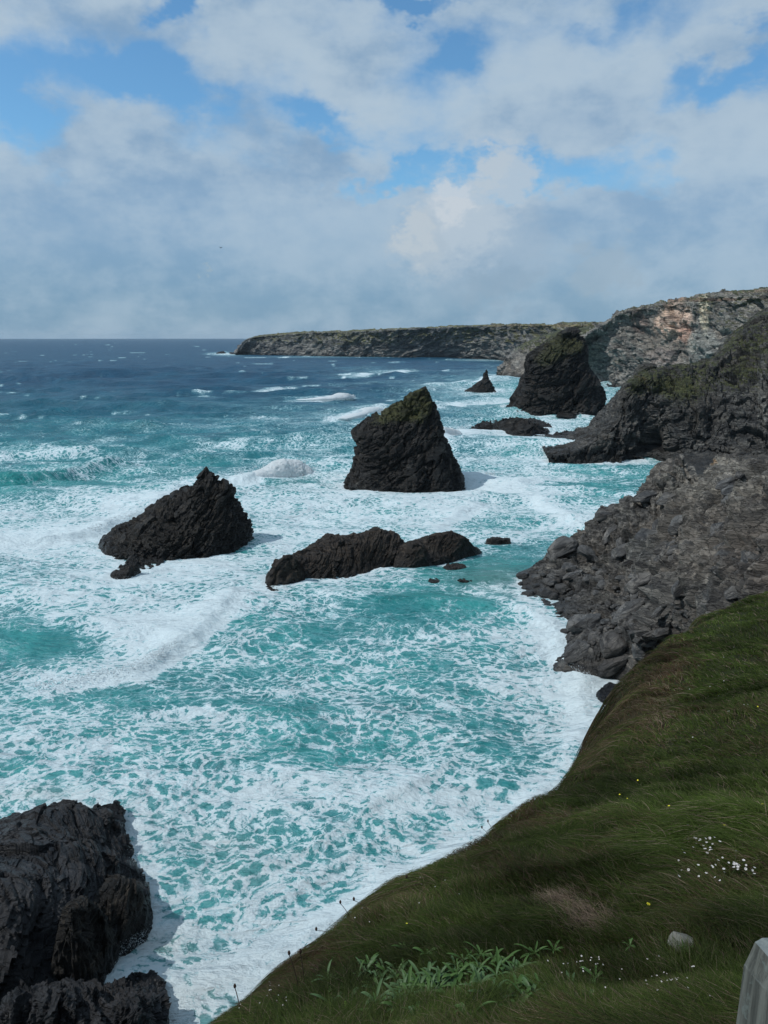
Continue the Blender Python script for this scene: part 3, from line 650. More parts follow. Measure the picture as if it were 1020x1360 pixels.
# the dark headland with the cave, nearer
cs = []
def fcol(px, crest, Yc, foot, mid):
    f = S(px, *foot) if len(foot) == 2 else S(px, foot[0]); t = P(px, crest, Yc)
    o = [t+np.array([10, 90, -.75*t[2]]), t+np.array([3, 25, -.12*t[2]]), t]
    for (q, zq) in mid:
        p_ = t*(1-q)+f*q; p_[2] = f[2]+(t[2]-f[2])*zq; o.append(p_)
    g = f.copy(); g[1] -= 4; g[2] = -4
    return o+[f, g]
M1 = ((.25, .80), (.5, .55), (.75, .25)); M2 = ((.35, .80), (.70, .52), (.88, .22))
cs = [fcol(728, 609, 388, (606.5,), M1), fcol(738, 606, 390, (607,), M1), fcol(762, 600, 392, (608,), M1), fcol(786, 587, 395, (608,), M1), fcol(806, 573, 400, (608,), M1), fcol(818, 560, 406, (607.5,), M1),
      fcol(825, 530, 412, (606.5,), M2), fcol(837, 509, 418, (605,), M2), fcol(852, 498, 424, (603,), M2), fcol(870, 494, 430, (603, 1), M2), fcol(895, 487, 436, (603, 2), M2), fcol(925, 482, 440, (603, 3), M2),
      fcol(955, 474, 446, (604, 3), M2), fcol(972, 452, 462, (606, 3), M2), fcol(985, 436, 475, (608, 3), M2), fcol(1005, 418, 485, (610, 3), M2), fcol(1035, 402, 490, (612, 3), M2), fcol(1090, 385, 490, (614, 3), M2),
      fcol(1200, 365, 480, (625, 3), M2)]
struct(patch('dark_headland', [[c[i] for c in cs] for i in range(8)], M_front, 13, 330, 480, seed=37, amp=1.2, flat=.5,
      push=[(868, 582, 9, 12, 17), (858, 590, 10, 6, 4), (925, 572, 22, 14, 6), (948, 560, 8, 26, 5), (800, 600, 12, 5, 1.5)],
      vegz=(24, 40, .35, .8, .55), veg=[(870, 510, 36, 16, .45), (915, 520, 36, 28, .50), (840, 520, 14, 18, .25), (985, 500, 26, 26, .35), (1000, 460, 30, 26, .35), (880, 545, 30, 14, .2)],
      tint=[(850, 503, 10, 4, .5, (.22, .15, .04)), (1012, 520, 8, 60, .5, (.22, .22, .20))]), 'dark headland of slate with a sea cave and mossy top')

# ------------------------------------------------------------------ sea stacks
def pair(s): return [tuple(float(v) for v in r.split(',')) for r in s.split()]
t_ = loft('sea_stack', [(514, 563.5, 565.5, .6, .6), (519, 556, 569, 1.5, 1.5), (526, 542, 572, 3, 2.5), (537, 525, 576, 6, 4), (549, 502, 580, 9, 6), (559, 481, 583, 12, 8), (573, 469, 588, 15, 9), (589, 473, 593, 17, 10),
                        (605, 471, 601, 19, 11), (620, 467, 608, 21, 12), (634, 460, 614, 23, 13), (652, 453, 619, 26, 14)], 318, M_stack, 9, 210, 330, seed=51, amp=.9, veg=[(552, 528, 20, 16, 1.0), (525, 548, 30, 14, .85), (560, 548, 22, 24, .45), (500, 562, 20, 8, .35), (555, 600, 30, 20, .12)])
tag(t_, 'steep dark wedge shaped sea stack in mid bay with mossy sloping left edge', 'sea stack')
for x_, y_, s_ in ():
    pass
lr = loft('sea_stack', [(620, 273, 275, .4, .4), (628, 268, 280, 1.5, 1.2), (636, 263, 292, 3, 2), (644, 256, 307, 6, 3), (650, 240, 311, 9, 4), (664, 213, 314, 14, 5), (676, 196, 321, 18, 6), (686, 184, 328, 21, 7),
                        (698, 158, 333, 24, 8), (708, 144, 335, 26, 8), (722, 138, 337, 27, 8)], 232, M_left, 5.5, 190, 330, seed=64, amp=.95, flat=.3, ex=2.0, R=rotm('Y', -42) @ rotm('X', 15))
tag(lr, 'jagged brown black rock on the left with slanting strata and a pointed top', 'sea stack')
spur = islet('low_ledge', pair('144,773 150,760 166,748 188,736 222,732 214,752 190,762 168,777'), [(158, 762, 2.0), (172, 754, 3.0), (190, 744, 4.2), (182, 758, 2.2), (206, 744, 4)], M_left, 4, seed=66, nr=60, nc=150, parent=lr, amp=.75)
spur2 = islet('low_ledge', pair('138,716 148,706 172,698 205,696 212,735 180,743 166,731 168,721 150,722'), [(152, 710, 1.6), (174, 710, 3), (196, 714, 4), (190, 730, 3)], M_left, 3.5, seed=68, nr=60, nc=150, parent=lr, amp=.8)
bs = loft('sea_stack', [(435, 756, 767, 1, 1), (440, 749, 770, 5, 4), (450, 737, 772, 10, 9), (462, 716, 777, 16, 14), (476, 699, 777, 20, 17), (488, 696, 778, 22, 18), (499, 694, 786, 25, 20), (513, 692, 797, 27, 22),
                        (526, 684, 802, 28, 24), (538, 675, 803, 30, 26), (550, 668, 805, 33, 28)], 655, M_stack, 18, 200, 260, seed=71, amp=.9, veg=[(745, 455, 28, 20, .65), (720, 478, 22, 14, .45), (760, 490, 40, 30, .2), (770, 460, 10, 12, .3)])
tag(bs, 'largest pyramid shaped sea stack standing off the right hand cliffs', 'sea stack')
o = loft('sea_stack', [(491, 645.5, 646.5, .5, .5), (497, 643, 648, 2, 2), (505, 640, 650, 5, 4), (512, 629, 654, 9, 7), (520, 617, 659, 12, 9)], 860, M_stack, 9, 60, 110, seed=75, amp=.6)
tag(o, 'small pointed fin of rock left of the largest stack', 'sea stack')
o = loft('sea_stack', [(482, 856, 864, 1, 1), (486, 848, 872, 4, 4), (493, 844, 877, 7, 7), (505, 842, 880, 9, 9), (530, 838, 884, 12, 12)], 520, M_front, 9, 60, 110, seed=77, amp=.5, veg=[(860, 495, 30, 18, .55)])
tag(o, 'rounded mossy knob of rock showing behind the cave headland', 'sea stack')
o = islet('skerry', pair('624,567 645,561 680,556 715,557 732,564 730,573 700,577 672,575 655,568 640,568'), [(648, 559, 5), (665, 562, 4), (690, 556.5, 8), (715, 560, 8), (700, 566, 7), (675, 563, 5)], M_stack, 8, seed=81, nr=60, nc=180, edge=.1)
tag(o, 'long low black rock between the wedge stack and the largest stack', 'rock')
o = islet('skerry', pair('348,786 350,770 362,757 400,742 430,737 500,732 540,731 545,748 505,758 455,772 405,780'),
          [(362, 756, 181), (395, 739, 190), (422, 726, 198), (436, 711, 202), (470, 710, 204), (500, 702, 206), (522, 708, 207), (538, 722, 206), (430, 744, 190), (480, 732, 197), (515, 732, 200), (400, 755, 181), (455, 755, 184)],
          M_low, 6, seed=85, nr=150, nc=380, edge=.08, amp=.55)
tag(o, 'long brown black rock lying low in the middle of the bay', 'rock')
o = islet('skerry', pair('520,758 522,735 560,729 600,727 642,726 638,733 600,744 568,752 545,756'),
          [(540, 720, 206), (575, 714, 208), (600, 712, 208), (622, 719, 207), (565, 735, 199), (600, 730, 202), (540, 735, 199)], M_low, 3.2, seed=87, nr=90, nc=260, edge=.10, amp=.5)
tag(o, 'flat topped brown rock joined to the right end of the long middle rock', 'rock')
for pts, z, lab, sd in (
    ('584,757 590,750 606,748 622,751 618,756 600,759', 1.6, 'thin flat brown rock awash just below the flat topped rock', 1),
    ('566,775 570,769 582,768 591,772 586,777 574,778', .9, 'small black rock nearly awash below the long middle rock', 2),
    ('594,771 604,768 622,770 634,773 618,776 604,775', .8, 'narrow black rock awash beside smaller black rock', 3),
    ('640,717 655,714 675,715 684,717 668,719 650,719', 1.0, 'thin dark reef in the foam right of the flat topped rock', 4),
    ('4,775 6,766 16,763 27,766 28,775 14,779', 2.2, 'small round black rock near the left edge of the picture', 5),
    ('346,786 358,778 380,778 392,784 376,790 356,792', 1.2, 'ragged black reef at the left foot of the long middle rock', 6),
    ('738,548 744,541 758,540 768,546 760,552 746,552', 4.5, 'black rock splashed by surf at the foot of the largest stack', 7),
    ('654,509 660,506.5 670,507 673,509.5 664,511', 3.0, 'low rock just right of the pointed fin', 8),
    ('676,510 681,507 690,508 691,511 683,512', 3.5, 'low dark rock between the fin and largest stack', 9),
    ('288,469.6 291,468.4 297,468.4 300,469.6 295,470.6', 9, 'tiny rock in surf off the tip of the far headland', 10),
    ('304,470 308,468.9 315,469 318,470 311,471', 8, 'surf ringed rock touching tip of the far headland', 11),
    ('800,505 812,500 830,506 832,514 818,517 806,512', 6, 'dark rock in the gap below the tall cliff', 12),
    ('791,930 790,918 800,909 822,907 838,912 838,928 815,934', 3.4, 'rounded black boulder alone in the wash below the near headland', 13)):
    pl = pair(pts); c = np.mean(pl, 0)
    wd = np.linalg.norm(S(*pl[0])-S(*pl[len(pl)//2]))
    o = islet('rock', pl, [(c[0], c[1]-1, z), (c[0]-1, c[1]+.5, z*.9)], M_low if sd < 7 else M_near if sd == 13 else M_stack, max(1.5, wd*.28), seed=100+sd, nr=26, nc=72, edge=.25, amp=.6, base=-2)
    tag(o, lab, 'rock')

# the rock mass at the lower left, straight below
G_ = pair('-160,1230 -120,1150 -40,1100 20,1088 60,1082 100,1080 130,1084 165,1090 170,1110 165,1135 186,1165 192,1200 186,1240 160,1275 140,1310 120,1350 60,1400 -80,1420')
o = islet('shore_rock', G_, [(-100, 1200, 5), (0, 1104, 4), (40, 1080, 5.0), (90, 1064, 4.6), (112, 1078, 4), (60, 1120, 6.5), (20, 1150, 8), (0, 1220, 9), (60, 1180, 8), (100, 1150, 6.5), (135, 1130, 4), (165, 1150, 2.5), (100, 1230, 5),
                             (50, 1250, 6), (20, 1290, 6), (150, 1180, 3.5), (110, 1270, 3), (80, 1300, 3), (100, 1320, 2)], M_near, 9.0, seed=131, nr=200, nc=460, edge=.07, amp=.42, crack=.18)
tag(o, 'large blue black rock mass with a smooth dome at the lower left', 'rock')
o = islet('shore_rock', pair('118,1120 116,1085 125,1068 150,1066 166,1076 166,1092 156,1106 140,1122'), [(140, 1076, 4.6), (125, 1095, 5), (150, 1088, 4.4)], M_near, 3.5, seed=133, nr=60, nc=160, edge=.1, amp=.6)
tag(o, 'dark knob split from top of the lower left rock mass by a cleft', 'rock')
o = islet('shore_rock', pair('118,1180 160,1178 196,1190 200,1212 192,1236 162,1266 144,1302 110,1344 60,1344 48,1300 76,1230'),
          [(158, 1176, 5), (186, 1190, 3.2), (125, 1200, 7.5), (95, 1228, 8.6), (68, 1250, 9.0), (140, 1228, 5.5), (172, 1222, 3), (110, 1268, 5.5), (132, 1285, 2.6), (80, 1285, 6)], M_left, 6.0, seed=137, nr=120, nc=300, edge=.07, amp=.38, center=(125, 1255), crack=.15)
tag(o, 'brown slanting slab leaning on right side of lower left rock mass', 'rock')
o = islet('shore_rock', pair('-140,1440 -60,1330 20,1330 80,1322 130,1312 150,1316 175,1298 205,1302 222,1322 226,1360 222,1400 190,1450 40,1480'),
          [(0, 1360, 6), (60, 1350, 7), (120, 1340, 6), (170, 1320, 5), (205, 1325, 3.8), (195, 1360, 5), (120, 1390, 7), (0, 1420, 7)], M_near, 4.0, seed=139, nr=130, nc=300, edge=.1, amp=.9)
tag(o, 'rough black rock along the bottom left corner with broken top', 'rock')

# ------------------------------------------------------------------ near headland on the right
ctl = []
def cz(*L):
    for a, b, z in L: ctl.append(S(a, b, z))
cz((672, 772, -1.5), (690, 768, .1), (700, 802, .0), (737, 843, .0), (750, 866, 0), (793, 893, 0), (840, 908, 0.5), (700, 755, .8), (735, 740, 3), (760, 722, 6), (785, 702, 9), (818, 700, 9.5), (846, 697, 10.5), (856, 664, 18),
   (870, 648, 21), (895, 630, 25.5), (920, 619, 28.5), (945, 613.5, 31), (985, 609, 33), (1020, 607, 34.5), (1120, 604, 37), (1250, 590, 42),
   (745, 790, 1.2), (800, 800, 5.5), (850, 800, 10), (790, 850, 4), (850, 850, 9), (760, 760, 5), (800, 740, 8.5), (850, 745, 12.5), (900, 760, 17.5), (880, 700, 17), (940, 700, 24), (1000, 700, 29), (960, 760, 24), (1020, 760, 29),
   (900, 820, 15), (860, 890, 5), (950, 820, 22), (1020, 830, 28), (1100, 760, 36), (1200, 760, 42), (1100, 900, 36), (900, 920, 9), (900, 660, 22), (1000, 650, 32), (960, 900, 17), (1060, 980, 26))
for px, py, z, dy, dz_ in ((735, 740, 3, 10, -6), (785, 702, 9, 12, -11), (818, 700, 9.5, 12, -12), (846, 697, 10.5, 12, -13), (856, 664, 18, 12, -17), (895, 630, 25.5, 16, -22), (945, 613.5, 31, 22, -27), (1020, 607, 34.5, 28, -28), (1120, 604, 37, 30, -24), (985, 609, 33, 10, -5), (1020, 607, 34.5, 9, -5), (1070, 605, 36, 10, -6), (945, 613.5, 31, 9, -6), (1070, 605, 36, 26, -20),
                       (690, 768, 0, 14, -4), (735, 740, 3, 26, -8), (846, 697, 10.5, 40, -18), (945, 613.5, 31, 60, -36), (1120, 604, 37, 80, -40)):
    p_ = S(px, py, z); ctl.append(p_+np.array([0, dy, dz_]))
for px, py in ((650, 800), (690, 850), (720, 900), (760, 950), (800, 960), (850, 1000), (640, 740), (700, 720)):
    p_ = S(px, py, 0); p_[2] = -4; ctl.append(p_)
HE = TPS(ctl)
def near_headland():
    gx = np.concatenate([np.arange(28, 98, .27), np.arange(98, 200, 1.5)]); gy = np.concatenate([np.arange(82, 216, .30), np.arange(216, 262, 1.5)])
    X, Y = np.meshgrid(gx, gy); Z = np.maximum(HE(X, Y), -5); Z = Z-1.3*sstep(Z, 20, 31)
    G = np.stack([X, Y, Z], -1); N = gnormals(G); N = np.where(N[..., 2:] < 0, -N, N)
    U, V = proj(X, Y, Z)
    a = np.clip(sstep(Z, -1, 7), .12, 1)
    p_ = G.reshape(-1, 3)
    dd = (rockd(p_, 13, 151, .35, led=((.30, .05), (.11, .022)), rough=.006)*1.05).reshape(X.shape)
    dd += (rockd(p_, 4.5, 163, .45, led=((.35, .05),), rough=.006)*.95).reshape(X.shape)
    G = G+N*(dd*a)[..., None]
    for bx, by, bz, rx, ry, h in ():
        pass
    global NH
    NH = (gx, gy, G[..., 2])
    o = finish_rock('near_headland', G, M_head, False, None, [(905, 640, 60, 16, .25), (960, 655, 40, 14, .3), (850, 880, 20, 20, .1)],
        [(930, 700, 90, 80, .4, (.20, .180, .155)), (950, 640, 90, 34, .6, (.26, .245, .215)), (1000, 740, 60, 50, .5, (.12, .102, .088)), (945, 613, 8, 3, .55, (.34, .17, .04)), (850, 730, 40, 22, .35, (.13, .14, .14)),
         (820, 830, 60, 50, .25, (.075, .075, .075)), (740, 790, 60, 40, .55, (.045, .046, .046))], None, 151, 6)
    struct(o, 'grey slate headland with slabs, gullies and broken rubble')
near_headland()
def hit(px, py, fn, y0=80, y1=260, dz=0):
    ys = np.linspace(y0, y1, 900); a, b = ray(px, py)
    zz_ = CAMZ+b*ys; g = fn(a*ys, ys)+dz
    k = np.where(zz_ < np.maximum(g, 0))[0]
    i = k[0] if len(k) else -1
    return np.array([float(a*ys[i]), ys[i], max(float(g[i]), 0)])
# boulders: a few shapes, shared
import random
rng = random.Random(5)
def ico_boulder(seed, sub=4, blocky=.5):
    import bmesh
    bm = bmesh.new(); bmesh.ops.create_icosphere(bm, subdivisions=sub, radius=1)
    V = np.array([v.co[:] for v in bm.verts]); Fc = np.array([[v.index for v in f.verts] for f in bm.faces]); bm.free()
    # cut by random planes to get faces and edges, then roughen
    r = np.random.RandomState(seed)
    for k in range(13):
        n = r.normal(size=3); n /= np.linalg.norm(n); d = .55+.33*r.rand()
        s = V @ n; V = V-np.outer(np.maximum(s-d, 0)*.92, n)
    nn = V/np.linalg.norm(V, axis=1, keepdims=True)
    V = V+nn*(fbm(V[:, 0]*2, V[:, 1]*2, V[:, 2]*2+seed, seed, 4)*.10)[:, None]
    v, e = facets(V/np.array([.7, .9, .35])+seed, seed); V = V+nn*(v*.035-np.clip(.1-e, 0, 1)*.3)[:, None]
    return mesh_data('boulder', V, Fc, M_bould, {}, True)
BM = [ico_boulder(s) for s in range(7)]
def boulder(px, py, wpx, asp, hh, label, group=None, k=None, rot=None, dz=0, tilt=0.0):
    p_ = hit(px, py, HE); sc_ = wpx/F*math.hypot(p_[1], CAMZ-p_[2])/2
    o = bpy.data.objects.new('boulder', BM[k if k is not None else rng.randrange(7)]); COL.objects.link(o)
    gz_ = NH[2][max(0, np.searchsorted(NH[1], p_[1])-2):np.searchsorted(NH[1], p_[1])+2, max(0, np.searchsorted(NH[0], p_[0])-2):np.searchsorted(NH[0], p_[0])+2]
    if gz_.size: p_[2] = max(p_[2]-.6, float(gz_.mean()), -.3)
    o.location = (p_[0], p_[1], p_[2]+dz+sc_*hh*(.35 if wpx > 22 else .25)); o.scale = (sc_, sc_*asp, sc_*hh)
    o.rotation_euler = (rng.uniform(-.25, .25), tilt+rng.uniform(-.15, .15), rot if rot is not None else rng.uniform(0, 6.28))
    tag(o, label, 'boulder', group)
for a in ((802, 697, 40, .7, .55, 'squared block standing up at the seaward lip of the headland', .1, 0, 1),
          (866, 722, 66, .8, .62, 'biggest smooth slab faced block below the headland cliff', .5, 1, 3),
          (903, 702, 38, .8, .8, 'dark squarish block resting against the biggest slab', .3, 2, 5),
          (895, 735, 36, .7, .5, 'pale flat block tucked under dark squarish block', .2, 3, 2),
          (902, 780, 46, .42, .36, 'long pale blue grey slab lying tilted on the rubble', .9, 4, 6),
          (855, 775, 52, .8, .42, 'wide low block marked with thin white veins', .2, 5, 0),
          (745, 738, 62, .6, .42, 'flat brown tipped slab at the seaward end of the headland', .5, 6, 1),
          (782, 735, 34, .7, .5, 'rounded shelf block above the boulder beach', 2.4, 2, 4),
          (825, 745, 40, .8, .4, 'sloping grey shelf right of the boulder beach', .7, 3, 3),
          (776, 835, 66, .6, .55, 'big cracked block at the water edge speckled white', .6, 1, 5),
          (768, 868, 52, .55, .42, 'brown wedge block under the big cracked block', .5, 4, 2),
          (812, 862, 52, .75, .62, 'domed block with a white barnacle band', .1, 0, 0),
          (815, 888, 52, .6, .45, 'smooth dark block at the foot of the domed block', .2, 5, 6),
          (850, 870, 34, .7, .7, 'narrow upright block nearest the grass edge', 1.3, 6, 4),
          (836, 812, 60, .7, .35, 'broad flat block between cracked block and grass', .3, 2, 1),
          (955, 700, 40, .5, .3, 'light slab set in the rubble slope', .8, 3, 3),
          (972, 650, 44, .6, .3, 'pale ledge near the crest of the headland', .6, 4, 5)):
    boulder(*a[:5], a[5], None, a[7], a[6], 0, -.35)
for i in range(70):
    px, py = rng.uniform(750, 1010), rng.uniform(625, 860)
    if py > 905-.72*(px-840) or py < 745-.85*(px-745) or py < 625: continue
    boulder(px, py, rng.uniform(24, 48), rng.uniform(.4, .7), rng.uniform(.22, .42), 'tilted grey slab lying among the broken ledges of the near headland', 'tilted slabs on the near headland', None, rng.uniform(.2, 1.1), 0, rng.uniform(-.6, -.1))
n = 0
while n < 170:
    px = rng.uniform(684, 850); py = rng.uniform(752, 860)
    # boulder beach wedge
    if not (py > 752+(px-690)*.02 and py < 778+(px-690)*.92+6 and py > 768-(px-690)*.25): continue
    if px > 800 and py < 790 and rng.random() < .6: continue
    w_ = rng.uniform(9, 24) if rng.random() < .5 else rng.uniform(6, 14)
    boulder(px, py, w_, rng.uniform(.6, .95), rng.uniform(.4, .7), 'dark rounded boulder heaped with many others on the wet boulder beach', 'boulders piled on the beach at the foot of the near headland')
    n += 1
n = 0
while n < 110:
    px = rng.uniform(880, 1015); py = rng.uniform(690, 830)
    if py > 900-.75*(px-850)+60: continue
    boulder(px, py, rng.uniform(5, 14), rng.uniform(.5, .95), rng.uniform(.3, .6), 'grey brown broken stone among the rubble on the headland slope', 'loose stones on the rubble slope above the grass')
    n += 1
# two thin stakes on the skyline of the near headland
M_iron, t = new_mat('rusty_iron')
t.n('ShaderNodeOutputMaterial', {0: t.n('ShaderNodeBsdfPrincipled', {'Base Color': t.mix(t.noise(t.n('ShaderNodeTexCoord', out=3), 3, 4), (.05, .04, .035), (.10, .06, .04)), 'Roughness': .8})})
for px, lab in ((908, 'left hand thin stake on the near headland crest'), (914.5, 'right hand thin stake on the near headland crest')):
    p_ = S(px, 624.5, 27.0); hgt = 1.25; V = []; k = 8
    for zz_, r_ in ((-1.0, .055), (hgt*.5, .05), (hgt, .045)):
        for i in range(k): V.append((p_[0]+r_*math.cos(i*6.283/k)+zz_*.03, p_[1]+r_*math.sin(i*6.283/k), p_[2]+zz_))
    V = np.array(V); Q = np.array([[a*k+i, a*k+(i+1) % k, (a+1)*k+(i+1) % k, (a+1)*k+i] for a in range(2) for i in range(k)]+[[16, 17, 18, 19], [20, 21, 22, 23], [16, 19, 20, 23]])
    tag(mesh_vf('stake', V, Q, M_iron), lab, 'stake')
# beach strip under the dark headland
bx = np.linspace(0, 1, 120); by = np.linspace(0, 1, 40)
front = catmull(np.array([S(835, 607.5, -.6), S(870, 606, -.5), S(900, 616, -.5), (S(935, 640, -.5)), S(960, 670, -.5), S(1100, 660, -.5)]), 120, 0)
rear = catmull(np.array([S(838, 601, .8), S(870, 600, 2), S(900, 600, 3), S(940, 600, 4), S(980, 601, 4.5), S(1120, 604, 6)]), 120, 0)
G = front[None]*(1-by[:, None, None])+rear[None]*by[:, None, None]
G[..., 2] += fbm(G[..., 0]/3, G[..., 1]/3, 0, 190, 4)*.5+np.maximum(fbm(G[..., 0]/1.6, G[..., 1]/1.6, 0, 191, 2), 0)*1.6*by[:, None]
o = finish_rock('beach', G, M_front, False, None, None, None, None, 3, 5); struct(o, 'narrow beach of wet shingle under the dark headland')

# ------------------------------------------------------------------ grassy slope in the foreground
edge_px = [(200, 1460, 4.3), (250, 1400, 4.7), (290, 1352, 5.1), (400, 1250, 6.3), (500, 1186, 7.6), (600, 1127, 9.2), (700, 1070, 11.5), (770, 1005, 14), (810, 950, 17), (840, 897, 21), (880, 850, 27), (950, 808, 36), (1020, 785, 46), (1150, 750, 62), (1400, 700, 90)]
ep = [P(*e) for e in edge_px]
gc = ep+[P(*e) for e in [(1020, 1360, 3.0), (800, 1360, 3.3), (600, 1360, 3.8), (430, 1360, 4.4), (1020, 1200, 4.7), (800, 1200, 5.2), (600, 1230, 5.5), (1020, 1070, 7.4), (850, 1070, 8.5), (720, 1130, 7.6), (1020, 950, 12.5), (900, 950, 14.5),
                         (1020, 870, 21), (930, 870, 22), (1150, 900, 20), (1200, 1100, 8)]]
gc += [np.array(p_, float)+np.array([0, 0, CAMZ]) for p_ in [(0, 0, -1.65), (1.2, .3, -1.7), (-2, 0, -2.1), (-1.6, 2, -3.2), (5, 0, -1.3), (8, 4, -2.2), (3, -4, -1.0), (-3, -4, -1.6), (-6, 0, -3.0), (20, 5, -1.5), (45, 20, -1.5), (70, 50, -4), (-12, -10, -4), (25, -20, 0)]]
HG = TPS(gc, 1e-5)
EW = np.array([e[:2] for e in ep]); EW = np.concatenate([[[-16, -14], [-7, -3], [-3.4, 1.6]], EW])
def edge_d(X, Y):
    best = np.full(X.shape, 1e9); sg = np.ones(X.shape)
    for k in range(len(EW)-1):
        s_ = EW[k+1]-EW[k]; L2 = (s_**2).sum(); t = np.clip(((X-EW[k, 0])*s_[0]+(Y-EW[k, 1])*s_[1])/L2, 0, 1)
        ddx = X-EW[k, 0]-t*s_[0]; ddy = Y-EW[k, 1]-t*s_[1]; d = np.hypot(ddx, ddy); m = d < best
        best = np.where(m, d, best); sg = np.where(m, np.sign(s_[0]*ddy-s_[1]*ddx), sg)
    return best*sg          # positive outside (seaward)
def ground(X, Y, rel=True):
    d = edge_d(X, Y)+(fbm(X/2.2, Y/2.2, 0, 205, 3)*.45+fbm(X/.6, Y/.6, 0, 206, 2)*.14)*np.clip(np.hypot(X, Y)/12, .4, 2)
    d = d-(.10+.34*np.exp(-(np.hypot(X, Y)/9)**2))
    Z = HG(X, Y)
    Z = Z+fbm(X/1.4, Y/1.4, 0, 201, 3)*.16+fbm(X/.42, Y/.42, 0, 202, 3)*.10+np.maximum(fbm(X/.7, Y/.7, 0, 203, 2), 0)*.10+fbm(X/5, Y/5, 0, 204, 2)*.25*sstep(np.hypot(X, Y), 8, 25)
    drop = np.where(d > -1.2, .5*((d+1.2)**2)/(1+.25*np.maximum(d+1.2, 0))*1.15, 0)
    drop = drop*sstep(d, -1.2, .2)+np.maximum(d, 0)*1.0
    Z = Z-drop
    return np.maximum(Z, -3), d
def soil_cols(U, V, X, Y):
    """how brown / straw / lush the turf is, as placed on the slope"""
    n1_ = fbm(X/1.3, Y/1.3, 0, 211, 4); n2_ = fbm(X/3.5, Y/3.5, 0, 213, 3); n3_ = fbm(X/.4, Y/.4, 0, 215, 3)
    brown = .14+n1_*.55+n3_*.25+pxblob(U, V, [(400, 1280, 80, 50, .35), (520, 1180, 90, 40, .35), (700, 1090, 60, 25, .55), (770, 1215, 60, 35, .5), (450, 1330, 70, 40, .1), (860, 940, 40, 60, .45), (900, 880, 30, 40, .45),
                                                         (800, 1020, 30, 40, .35), (850, 1100, 60, 20, .25), (930, 1260, 60, 20, .2), (640, 1150, 50, 25, .3), (890, 1320, 40, 20, .2), (420, 1250, 60, 30, .3), (960, 1230, 50, 12, .2)])
    brown -= pxblob(U, V, [(960, 900, 60, 60, .35), (950, 1030, 80, 50, .35), (640, 1200, 50, 30, .25), (540, 1320, 110, 40, .4), (980, 830, 40, 30, .3), (700, 1290, 50, 30, .2)])
    straw = pxblob(U, V, [(745, 1195, 36, 14, 1.2), (790, 1225, 46, 22, 1.3), (890, 930, 20, 30, .35), (840, 1112, 30, 10, .3), (870, 960, 26, 16, .2), (905, 1265, 40, 14, .3), (690, 1100, 16, 10, .35), (480, 1170, 20, 10, .3)])+n1_*.25+n3_*.25-.22
    return np.clip(brown+n2_*.2, 0, 1), np.clip(straw, 0, 1)
def slope():
    r = np.geomspace(.25, 130, 300); azs = np.concatenate([np.linspace(-180, -62, 40), np.linspace(-60, 66, 420), np.linspace(68, 178, 36)])
    A = np.radians(azs); X = r[:, None]*np.sin(A)[None]; Y = r[:, None]*np.cos(A)[None]
    Z, d = ground(X, Y)
    G = np.stack([X, Y, Z], -1); N = gnormals(G); N = np.where(N[..., 2:] < 0, -N, N)
    m = sstep(d, 1.5, 4)
    dd = rockd(G.reshape(-1, 3), 4, 221, .4).reshape(X.shape)*m*.9
    G = G+N*dd[..., None]
    U, V = proj(G[..., 0], G[..., 1], G[..., 2])
    br, st = soil_cols(U, V, X, Y)
    o = mesh_grid('grassy_slope', G, M_soil, attrs={'rock': sstep(d+fbm(X/.8, Y/.8, 0, 231, 3)*.8, .9, 2.6).ravel(), 'brown': br.ravel()})
    struct(o, 'steep turf slope at the cliff edge in the foreground')
M_soil, t = new_mat('turf_soil')
pos = t.n('ShaderNodeNewGeometry')
nn_ = t.noise(pos, 6, 6, .7); nb = t.noise(pos, 1.2, 7, .65)
c = t.mix(nn_, (.010, .014, .005), (.030, .036, .013))
c = t.mix(t.m('MULTIPLY', t.n('ShaderNodeAttribute', attribute_name='brown', out=2), .8), c, t.mix(nn_, (.018, .013, .007), (.050, .036, .020)))
rk = t.n('ShaderNodeAttribute', attribute_name='rock', out=2)
c = t.mix(rk, c, t.mix(nb, (.030, .028, .026), (.11, .10, .085)))
t.n('ShaderNodeOutputMaterial', {0: t.n('ShaderNodeBsdfPrincipled', {'Base Color': c, 'Roughness': .95, 'Specular IOR Level': .15, 'Normal': t.n('ShaderNodeBump', {'Height': nn_, 'Distance': .05})})})
slope()

